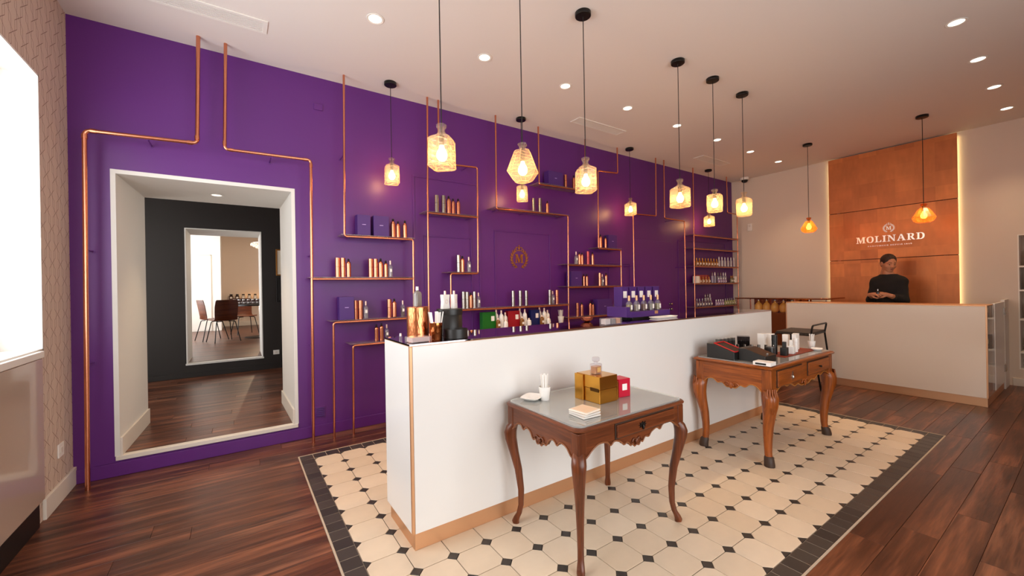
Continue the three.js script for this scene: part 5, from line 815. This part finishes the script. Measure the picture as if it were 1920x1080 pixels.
// ---------------------------------------------------------------- the person behind the desk
{
  const V = (x, y, z) => [x, y, z];
  const cap = (p, a, b, ra, rb) => { const ba = [b[0] - a[0], b[1] - a[1], b[2] - a[2]], pa = [p[0] - a[0], p[1] - a[1], p[2] - a[2]], l = ba[0] * ba[0] + ba[1] * ba[1] + ba[2] * ba[2], t = Math.max(0, Math.min(1, (pa[0] * ba[0] + pa[1] * ba[1] + pa[2] * ba[2]) / l)); return Math.hypot(pa[0] - ba[0] * t, pa[1] - ba[1] * t, pa[2] - ba[2] * t) - (ra + (rb - ra) * t); };
  const ell = (p, c, r) => { const x = (p[0] - c[0]) / r[0], y = (p[1] - c[1]) / r[1], z = (p[2] - c[2]) / r[2], k = Math.hypot(x, y, z); return (k - 1) * Math.min(r[0], r[1], r[2]); };
  const smin = (a, b, k) => { const h = Math.max(k - Math.abs(a - b), 0) / k; return Math.min(a, b) - h * h * k * 0.25; };
  function field(fn, lo, hi, n) {   // surface of a distance function over a box, as a geometry
    const s = Math.max(hi[0] - lo[0], hi[1] - lo[1], hi[2] - lo[2]) * 0.5 * 1.06, c = [0, 1, 2].map((k) => (lo[k] + hi[k]) / 2), mc = new MarchingCubes(n, new THREE.MeshStandardMaterial(), false, false, 160000), h = n / 2;
    mc.isolation = 0; let i = 0; const p = [0, 0, 0];
    for (let z = 0; z < n; z++) for (let y = 0; y < n; y++) for (let x = 0; x < n; x++) { p[0] = c[0] + (x - h) / h * s; p[1] = c[1] + (y - h) / h * s; p[2] = c[2] + (z - h) / h * s; mc.field[i++] = p[0] < lo[0] - 0.03 || p[0] > hi[0] + 0.03 || p[1] < lo[1] - 0.03 || p[1] > hi[1] + 0.03 || p[2] < lo[2] - 0.03 || p[2] > hi[2] + 0.03 ? -1 : -fn(p); }
    mc.update(); const g = new THREE.BufferGeometry(); g.setAttribute('position', new THREE.BufferAttribute(mc.positionArray.slice(0, mc.count * 3), 3));
    g.scale(s, s, s); g.translate(...c); const m = mergeVertices(g, 1e-5); m.computeVertexNormals(); const q = m.toNonIndexed(); q.setAttribute('uv', new THREE.BufferAttribute(new Float32Array(q.attributes.position.count * 2), 2)); return q;
  }
  // joints: x to the person's left (photo right), z forward
  const J = { pel: V(0, 0.95, 0), chest: V(0, 1.28, 0.0), neck: V(0, 1.455, -0.01), sL: V(0.132, 1.385, 0), sR: V(-0.132, 1.385, 0), eL: V(0.165, 1.125, 0.05), eR: V(-0.180, 1.125, 0.04), wL: V(0.050, 1.205, 0.265), wR: V(-0.115, 1.21, 0.265) };
  const torso = (p) => { let d = ell(p, [0, 1.29, 0], [0.142, 0.180, 0.102]); d = smin(d, ell(p, [0, 1.09, 0], [0.122, 0.16, 0.09]), 0.08); d = smin(d, ell(p, [0, 0.94, -0.01], [0.155, 0.12, 0.108]), 0.08); d = smin(d, Math.min(cap(p, J.sL, [0.03, 1.425, -0.01], 0.052, 0.048), cap(p, J.sR, [-0.03, 1.425, -0.01], 0.052, 0.048)), 0.06); return smin(d, cap(p, [0, 1.40, -0.01], [0, 1.53, 0.012], 0.06, 0.05), 0.05); };
  const arms = (p, inf = 0, end = 1) => { let d = 9; for (const [s, e, w] of [[J.sL, J.eL, J.wL], [J.sR, J.eR, J.wR]]) { d = Math.min(d, smin(cap(p, s, e, 0.052 + inf, 0.043 + inf), cap(p, e, [e[0] + (w[0] - e[0]) * end, e[1] + (w[1] - e[1]) * end, e[2] + (w[2] - e[2]) * end], 0.042 + inf, 0.042 - 0.014 * end + inf), 0.03)); } return d; };
  const legs = (p, inf = 0) => { let d = 9; for (const s of [-1, 1]) { const k = smin(cap(p, [s * 0.085, 0.90, 0], [s * 0.085, 0.50, 0.01], 0.085 + inf, 0.056 + inf), cap(p, [s * 0.085, 0.50, 0.01], [s * 0.085, 0.09, -0.015], 0.056 + inf, 0.040 + inf), 0.04); d = smin(d, k, 0.03); } return d; };
  const foot = (p) => Math.min(...[-1, 1].map((s) => smin(cap(p, [s * 0.085, 0.05, -0.03], [s * 0.10, 0.032, 0.13], 0.042, 0.03), cap(p, [s * 0.085, 0.10, -0.015], [s * 0.085, 0.05, -0.03], 0.04, 0.04), 0.03)));
  const body = field((p) => { let d = smin(torso(p), arms(p), 0.05); d = smin(d, legs(p), 0.05); return smin(d, foot(p), 0.02); }, [-0.30, 0, -0.16], [0.30, 1.56, 0.33], 120);
  // head: built facing +z around its own centre, then turned to the photo's right and bowed
  const headFn = (p) => {
    let d = ell(p, [0, 0.035, -0.012], [0.074, 0.088, 0.094]); d = smin(d, ell(p, [0, -0.045, 0.022], [0.056, 0.068, 0.066]), 0.04); d = smin(d, ell(p, [0, -0.092, 0.052], [0.024, 0.020, 0.022]), 0.03);
    d = smin(d, cap(p, [0, 0.012, 0.080], [0, -0.026, 0.098], 0.009, 0.013), 0.018); for (const s of [-1, 1]) { d = smin(d, ell(p, [s * 0.010, -0.030, 0.092], [0.009, 0.007, 0.010]), 0.008); d = smin(d, cap(p, [s * 0.015, 0.026, 0.080], [s * 0.046, 0.024, 0.066], 0.008, 0.007), 0.014); d = smin(d, ell(p, [s * 0.040, -0.026, 0.056], [0.022, 0.02, 0.022]), 0.02); d = Math.max(d, -ell(p, [s * 0.030, 0.006, 0.092], [0.017, 0.010, 0.014])); d = smin(d, ell(p, [s * 0.030, 0.006, 0.070], [0.013, 0.012, 0.012]), 0.006); const e = Math.max(ell(p, [s * 0.076, -0.004, -0.012], [0.011, 0.032, 0.021]), -ell(p, [s * 0.086, -0.002, -0.006], [0.007, 0.020, 0.012])); d = smin(d, e, 0.008); }
    d = smin(d, ell(p, [0, -0.056, 0.082], [0.022, 0.006, 0.012]), 0.006); d = smin(d, ell(p, [0, -0.068, 0.080], [0.019, 0.007, 0.012]), 0.005); d = Math.max(d, -ell(p, [0, -0.062, 0.094], [0.022, 0.0022, 0.008])); return smin(d, cap(p, [0, -0.06, -0.02], [0, -0.15, -0.035], 0.050, 0.050), 0.03);
  };
  const place = (g) => { g.rotateX(0.26); g.rotateZ(-0.04); g.rotateY(0.72); g.translate(0.008, 1.640, 0.018); return g; };
  const head = place(field(headFn, [-0.10, -0.17, -0.12], [0.10, 0.13, 0.12], 84));
  const hairFn = (p) => { const shell = Math.min(ell(p, [0, 0.045, -0.022], [0.083, 0.092, 0.100]), ell(p, [0, 0.0, -0.062], [0.066, 0.075, 0.055])); const face = ell(p, [0, -0.020, 0.092], [0.070, 0.108, 0.094]); let d = Math.max(shell, -face); d = Math.max(d, -(p[1] + 0.07)); for (const s of [-1, 1]) d = Math.max(d, -ell(p, [s * 0.082, -0.022, -0.004], [0.022, 0.034, 0.026])); d = smin(d, ell(p, [0, 0.005, -0.122], [0.032, 0.032, 0.030]), 0.012); d = smin(d, ell(p, [0, -0.055, -0.085], [0.022, 0.035, 0.02]), 0.02); return d + 0.0009 * Math.sin(p[0] * 300); };
  const hair = place(field(hairFn, [-0.10, -0.11, -0.17], [0.10, 0.15, 0.12], 84));
  // hands: palm and five bent fingers closing on a small flacon
  const hand = (w, dir, up, side) => {   // wrist, pointing direction, back-of-hand normal, thumb side
    const D = new THREE.Vector3(...dir).normalize(), U = new THREE.Vector3(...up).normalize(), S = new THREE.Vector3().crossVectors(D, U).multiplyScalar(side).normalize(), W = new THREE.Vector3(...w);
    const at = (a, b, c) => W.clone().addScaledVector(D, a).addScaledVector(S, b).addScaledVector(U, c).toArray();
    const bones = []; [[0.030, 0.020, 0.030, 0.021], [0.010, 0.033, 0.024, 0.02], [-0.010, 0.031, 0.022, 0.019], [-0.028, 0.024, 0.018, 0.016]].forEach(([b, l1, l2, l3], i) => { const r = 0.0088 - i * 0.0005, A = at(0.072 - i * 0.004, b * 0.8, 0), B = at(0.072 + l1, b, -0.010), Cc = at(0.072 + l1 + l2 * 0.55, b, -0.030), E = at(0.072 + l1 + l2 * 0.25, b * 0.9, -0.047); bones.push([A, B, r + 0.001, r], [B, Cc, r, r - 0.0008], [Cc, E, r - 0.0008, r - 0.002]); });
    const th = [at(0.020, 0.026, -0.006), at(0.050, 0.044, -0.024), at(0.074, 0.040, -0.042), at(0.088, 0.030, -0.050)]; bones.push([th[0], th[1], 0.0125, 0.011], [th[1], th[2], 0.0105, 0.0095], [th[2], th[3], 0.0095, 0.0075]);
    const fn = (p) => { let d = smin(cap(p, at(0.02, 0.014, 0), at(0.070, 0.022, 0), 0.0135, 0.012), cap(p, at(0.02, -0.012, 0), at(0.066, -0.020, 0), 0.0135, 0.011), 0.022); d = smin(d, cap(p, at(0.03, 0, 0), at(0.07, 0, 0), 0.013, 0.0125), 0.02); d = smin(d, cap(p, at(-0.04, 0, 0), at(0.02, 0, 0), 0.027, 0.024), 0.02); for (const [a, b, ra, rb] of bones) d = smin(d, cap(p, a, b, ra, rb), 0.006); return d; };
    const pts = bones.flatMap((b) => [b[0], b[1]]).concat([at(-0.05, 0.03, 0.03), at(-0.05, -0.03, -0.03)]), lo = [0, 1, 2].map((k) => Math.min(...pts.map((p) => p[k])) - 0.02), hi = [0, 1, 2].map((k) => Math.max(...pts.map((p) => p[k])) + 0.02);
    return field(fn, lo, hi, 64);
  };
  const hL = hand(J.wL, [-0.72, 0.25, 0.25], [0.25, 0.75, 0.55], -1), hR = hand(J.wR, [0.70, 0.12, 0.45], [-0.3, 0.8, 0.45], 1);
  const o = thing('person', 'person in a black sweater behind the desk, head bowed, holding a flacon', 'person', [7.10, 0, 2.0], -Math.PI / 2);
  mesh('body', join([body, head, hL, hR]), std({ color: 0xb8805f, roughness: 0.55 }), o);
  const clothN = (p) => 0.0018 * Math.sin(p[1] * 55 + p[0] * 18) * Math.sin(p[0] * 40 + p[2] * 30);
  mesh('sweater', field((p) => { let d = smin(torso(p) - 0.014, arms(p, 0.013, 0.55), 0.03); d = Math.max(d, -(p[1] - 0.90)); d = Math.max(d, -ell(p, [0, 1.525, 0.02], [0.070, 0.050, 0.080])); d = Math.max(d, p[1] - 1.492); return d + clothN(p); }, [-0.30, 0.88, -0.16], [0.30, 1.50, 0.30], 110), std({ color: 0x0d0b0c, roughness: 0.85 }), o);
  mesh('trousers', field((p) => { let d = smin(smin(torso(p) - 0.012, legs(p, 0.014), 0.04), 9, 0.01); d = Math.max(d, p[1] - 0.99); return Math.max(d, -(p[1] - 0.08)); }, [-0.24, 0.07, -0.16], [0.24, 1.0, 0.16], 90), std({ color: 0x17151a, roughness: 0.8 }), o);
  mesh('shoes', field((p) => foot(p) - 0.006, [-0.17, 0.0, -0.10], [0.17, 0.16, 0.18], 64).translate(0, 0.012, 0), std({ color: 0x120f0e, roughness: 0.5 }), o);
  mesh('hair', hair, std({ color: 0x2a1a12, roughness: 0.6 }), o);
  const eye = new THREE.SphereGeometry(0.0095, 12, 10), eg = join([eye.clone().translate(-0.030, 0.003, 0.0745), eye.clone().translate(0.030, 0.003, 0.0745)]); mesh('eyes', place(eg), std({ color: 0x2b1c14, roughness: 0.2 }), o);
  mesh('eyebrows', place(join([-1, 1].map((s) => rod([s * 0.014, 0.033, 0.090], [s * 0.048, 0.031, 0.075], 0.0032, 6, 0.002)))), std({ color: 0x2a1a12, roughness: 0.7 }), o);
  mesh('lips', place(join([new THREE.SphereGeometry(1, 12, 8).scale(0.019, 0.0045, 0.008).translate(0, -0.0565, 0.0885), new THREE.SphereGeometry(1, 12, 8).scale(0.017, 0.0055, 0.008).translate(0, -0.0665, 0.0865)])), std({ color: 0x8e4a40, roughness: 0.45 }), o);
  const f = thing('held_flacon', 'small dark perfume flacon held in the person hands', 'bottle', [6.80, 1.195, 1.955]);
  mesh('glass', loft([[0, 0.017], [0.003, 0.019], [0.05, 0.019], [0.058, 0.012], [0.062, 0.008], [0.068, 0.008]].map(([y, r]) => ring(16, r, r, y, 0.7)), true, true, 0.5), std({ color: 0x1a1210, roughness: 0.15 }), f); mesh('cap', cyl(0.010, 0.010, 0.068, 0.092, 12), M.silver, f);
}

// ---------------------------------------------------------------- the far room seen through both doorways
{
  const fy = 0.361, shellMat = std({ color: 0x6a3416, roughness: 0.4, map: tableTex });
  const chairProto = (name, label, pos, turn) => {
    const o = thing(name, label, 'chair', pos, turn, 'moulded wood chairs in the far room'), P = [];
    const prof = [[0.24, 0.445], [0.20, 0.462], [0.08, 0.452], [-0.08, 0.445], [-0.15, 0.46], [-0.185, 0.52], [-0.20, 0.62], [-0.22, 0.74], [-0.245, 0.86], [-0.25, 0.885]], wd = [0.19, 0.21, 0.22, 0.22, 0.215, 0.205, 0.21, 0.215, 0.205, 0.19];
    const rings = prof.map(([z, y], i) => { const a = prof[Math.max(0, i - 1)], b = prof[Math.min(prof.length - 1, i + 1)], n = nrm(-(b[1] - a[1]), b[0] - a[0]), t = 0.006, w = wd[i], out = [];
      for (const s of [1, -1]) for (let k = 0; k <= 6; k++) { const u = s > 0 ? -1 + k / 3 : 1 - k / 3, cv = (i > 4 ? 0.035 : -0.012) * u * u; out.push([u * w, y + (i > 4 ? 0 : -cv) + n[1] * t * s, z + (i > 4 ? cv : 0) + n[0] * t * s]); } return out; });
    mesh('shell', loft(rings, true, true, 0.8), shellMat, o);
    for (const sx of [-1, 1]) for (const sz of [-1, 1]) mesh('leg', pipeGeo([[sx * 0.06, 0.435, sz * 0.10], [sx * 0.17, 0.43, sz * 0.14], [sx * 0.235, 0.0, sz * 0.24]], 0.009, 0.03), M.blackMetal, o);
    return o;
  };
  chairProto('wood_chair', 'walnut shell chair nearest in the far room, seen from behind', [-0.76, fy, -6.85], Math.PI + 0.35);
  chairProto('wood_chair', 'walnut shell chair left of the nearest one in the far room', [-0.98, fy, -7.35], Math.PI / 2 + 0.35);
  chairProto('wood_chair', 'walnut shell chair beyond the black table in the far room', [-0.36, fy, -8.35], 0.3);
  const tb = thing('black_table', 'round black pedestal table in the far room', 'table', [-0.05, fy, -7.35]);
  mesh('table_top', cyl(0.62, 0.62, 0.735, 0.77, 40), M.blackMetal, tb); mesh('pedestal', cyl(0.05, 0.05, 0.03, 0.735, 16), M.steel, tb); mesh('base', lathe([[0, 0], [0.33, 0], [0.33, 0.012], [0.07, 0.035], [0, 0.035]], 32), M.blackMetal, tb);
  const jar = lathe([[0, 0], [0.034, 0], [0.036, 0.004], [0.036, 0.07], [0.026, 0.083], [0.022, 0.088], [0, 0.088]], 14), lid = cyl(0.026, 0.026, 0.088, 0.112, 14), lb = rbox(-0.02, 0.02, 0.02, 0.055, 0.031, 0.0372, 0.0005, 1), brown = juice(0x4a1e0a, 0.3), palJ = juice(0xe8dccb, 0.3);
  const put = (x, y, z, lab, group, dark, k) => { const o = thing('apothecary_jar', lab, 'jar', [x, y, z], 0, group); mesh('glass', jar, dark ? brown : palJ, o); mesh('lid', lid, k ? M.blackMetal : M.porcelain, o); mesh('label', lb, M.paperWhite, o); };
  let n = 0; for (let r = 0; r < 3; r++) for (let c = 0; c < 8; c++) { const x = -0.56 + c * 0.085 + r * 0.03, z = -7.15 - r * 0.16; if (Math.hypot(x + 0.05, z + 7.35) < 0.56) put(x, fy + 0.7705 + r * 0.05 * 0, z, 'brown jar with white label, number ' + ord[n++ % 18] + ' from left in ' + ['front', 'middle', 'rear'][r] + ' row on the black table', 'jars on the black table', true, r > 0); }
  const sh = thing('wall_shelf', 'dark wall shelf carrying jars in the far room', 'shelf', [0, 0, 0]); mesh('board', rbox(-0.84, 1.2, 1.13, 1.17, -11.48, -11.25, 0.004), std({ color: 0x241811, roughness: 0.5 }), sh); mesh('light_strip', rbox(-0.45, 1.15, 1.172, 1.185, -11.40, -11.36, 0.002), new THREE.MeshStandardMaterial({ color: 0xffdfa0, emissive: 0xffb860, emissiveIntensity: 1.5 }), sh);
  const ll = new THREE.RectAreaLight(0xffc080, 6, 1.5, 0.03); ll.position.set(0.35, 1.2, -11.38); ll.lookAt(0.35, 3, -11.38); ll.castShadow = true; scene.add(ll);
  for (let k = 0; k < 9; k++) { const o = thing('apothecary_jar', ord[k] + ' glass jar from left on the dark wall shelf', 'jar', [-0.66 + k * 0.155, 1.186, -11.31], 0, 'jars on the wall shelf'); o.scale.setScalar(1.45); mesh('glass', jar, k < 2 ? brown : palJ, o); mesh('lid', lid, M.blackMetal, o); mesh('label', lb, M.paperWhite, o); }
  const ch = thing('chandelier', 'round crystal bead chandelier hanging in the far room', 'chandelier', [0.16, 2.62, -8.2]);
  mesh('frame', [new THREE.TorusGeometry(0.36, 0.012, 8, 36).rotateX(Math.PI / 2), rod([0, 0.02, 0], [0, 0.58, 0], 0.008, 8), rod([-0.36, 0, 0], [0.36, 0, 0], 0.006, 6), rod([0, 0, -0.36], [0, 0, 0.36], 0.006, 6)].map((g) => g.toNonIndexed()), M.steel, ch);
  const bead = new THREE.SphereGeometry(0.022, 8, 6), bm = new THREE.InstancedMesh(bead, std({ color: 0xf6ead8, roughness: 0.2, emissive: 0xffe8c8, emissiveIntensity: 0.35 }), 210); bm.name = 'crystal_beads'; bm.userData.kind = 'stuff';
  const mt = new THREE.Matrix4(); let i = 0; for (let r = 0; r < 6; r++) { const R = 0.36 - r * 0.052, c = Math.round(R * 100) + 4; for (let k = 0; k < c && i < 210; k++) { const a = k / c * 6.2832; mt.makeTranslation(R * Math.cos(a), -0.03 - r * 0.028 - (k % 2) * 0.016, R * Math.sin(a)); bm.setMatrixAt(i++, mt); } } bm.count = i; ch.add(bm);
  const cl = new THREE.PointLight(0xffe0b8, 6, 0, 2); cl.position.set(0.16, 2.40, -8.2); cl.castShadow = true; scene.add(cl);
}
{ // goods in the white niche at the right edge
  for (const [y, list] of [[0.448, [0x2a1a12, 0x4a2a1a]], [0.875, [0x3a2a20, 0x8a6a4a]], [1.254, [0x5a4a38, 0x34281e]], [1.564, [0xb0581e, 0x7a3a20]]]) list.forEach((c, k) => {
    const o = thing('niche_box', (k ? 'right ' : 'left ') + 'dark gift carton on the niche shelf ' + ({ 0.448: 'nearest the floor', 0.875: 'second from below', 1.254: 'third from below', 1.564: 'at the top' })[y], 'carton', [XB + 0.11, y + 0.0005, 3.20 + k * 0.22], 0.05 * k); const h = 0.19 + 0.03 * k;
    mesh('carton', rbox(-0.04, 0.04, 0, h, -0.055, 0.055, 0.002), std({ color: c, roughness: 0.4 }), o); mesh('label', rbox(-0.0408, -0.0398, h * 0.35, h * 0.7, -0.03, 0.03, 0.0003, 1), std({ color: 0xc8b48a, roughness: 0.5 }), o);
  });
}

renderer.render(scene, camera);
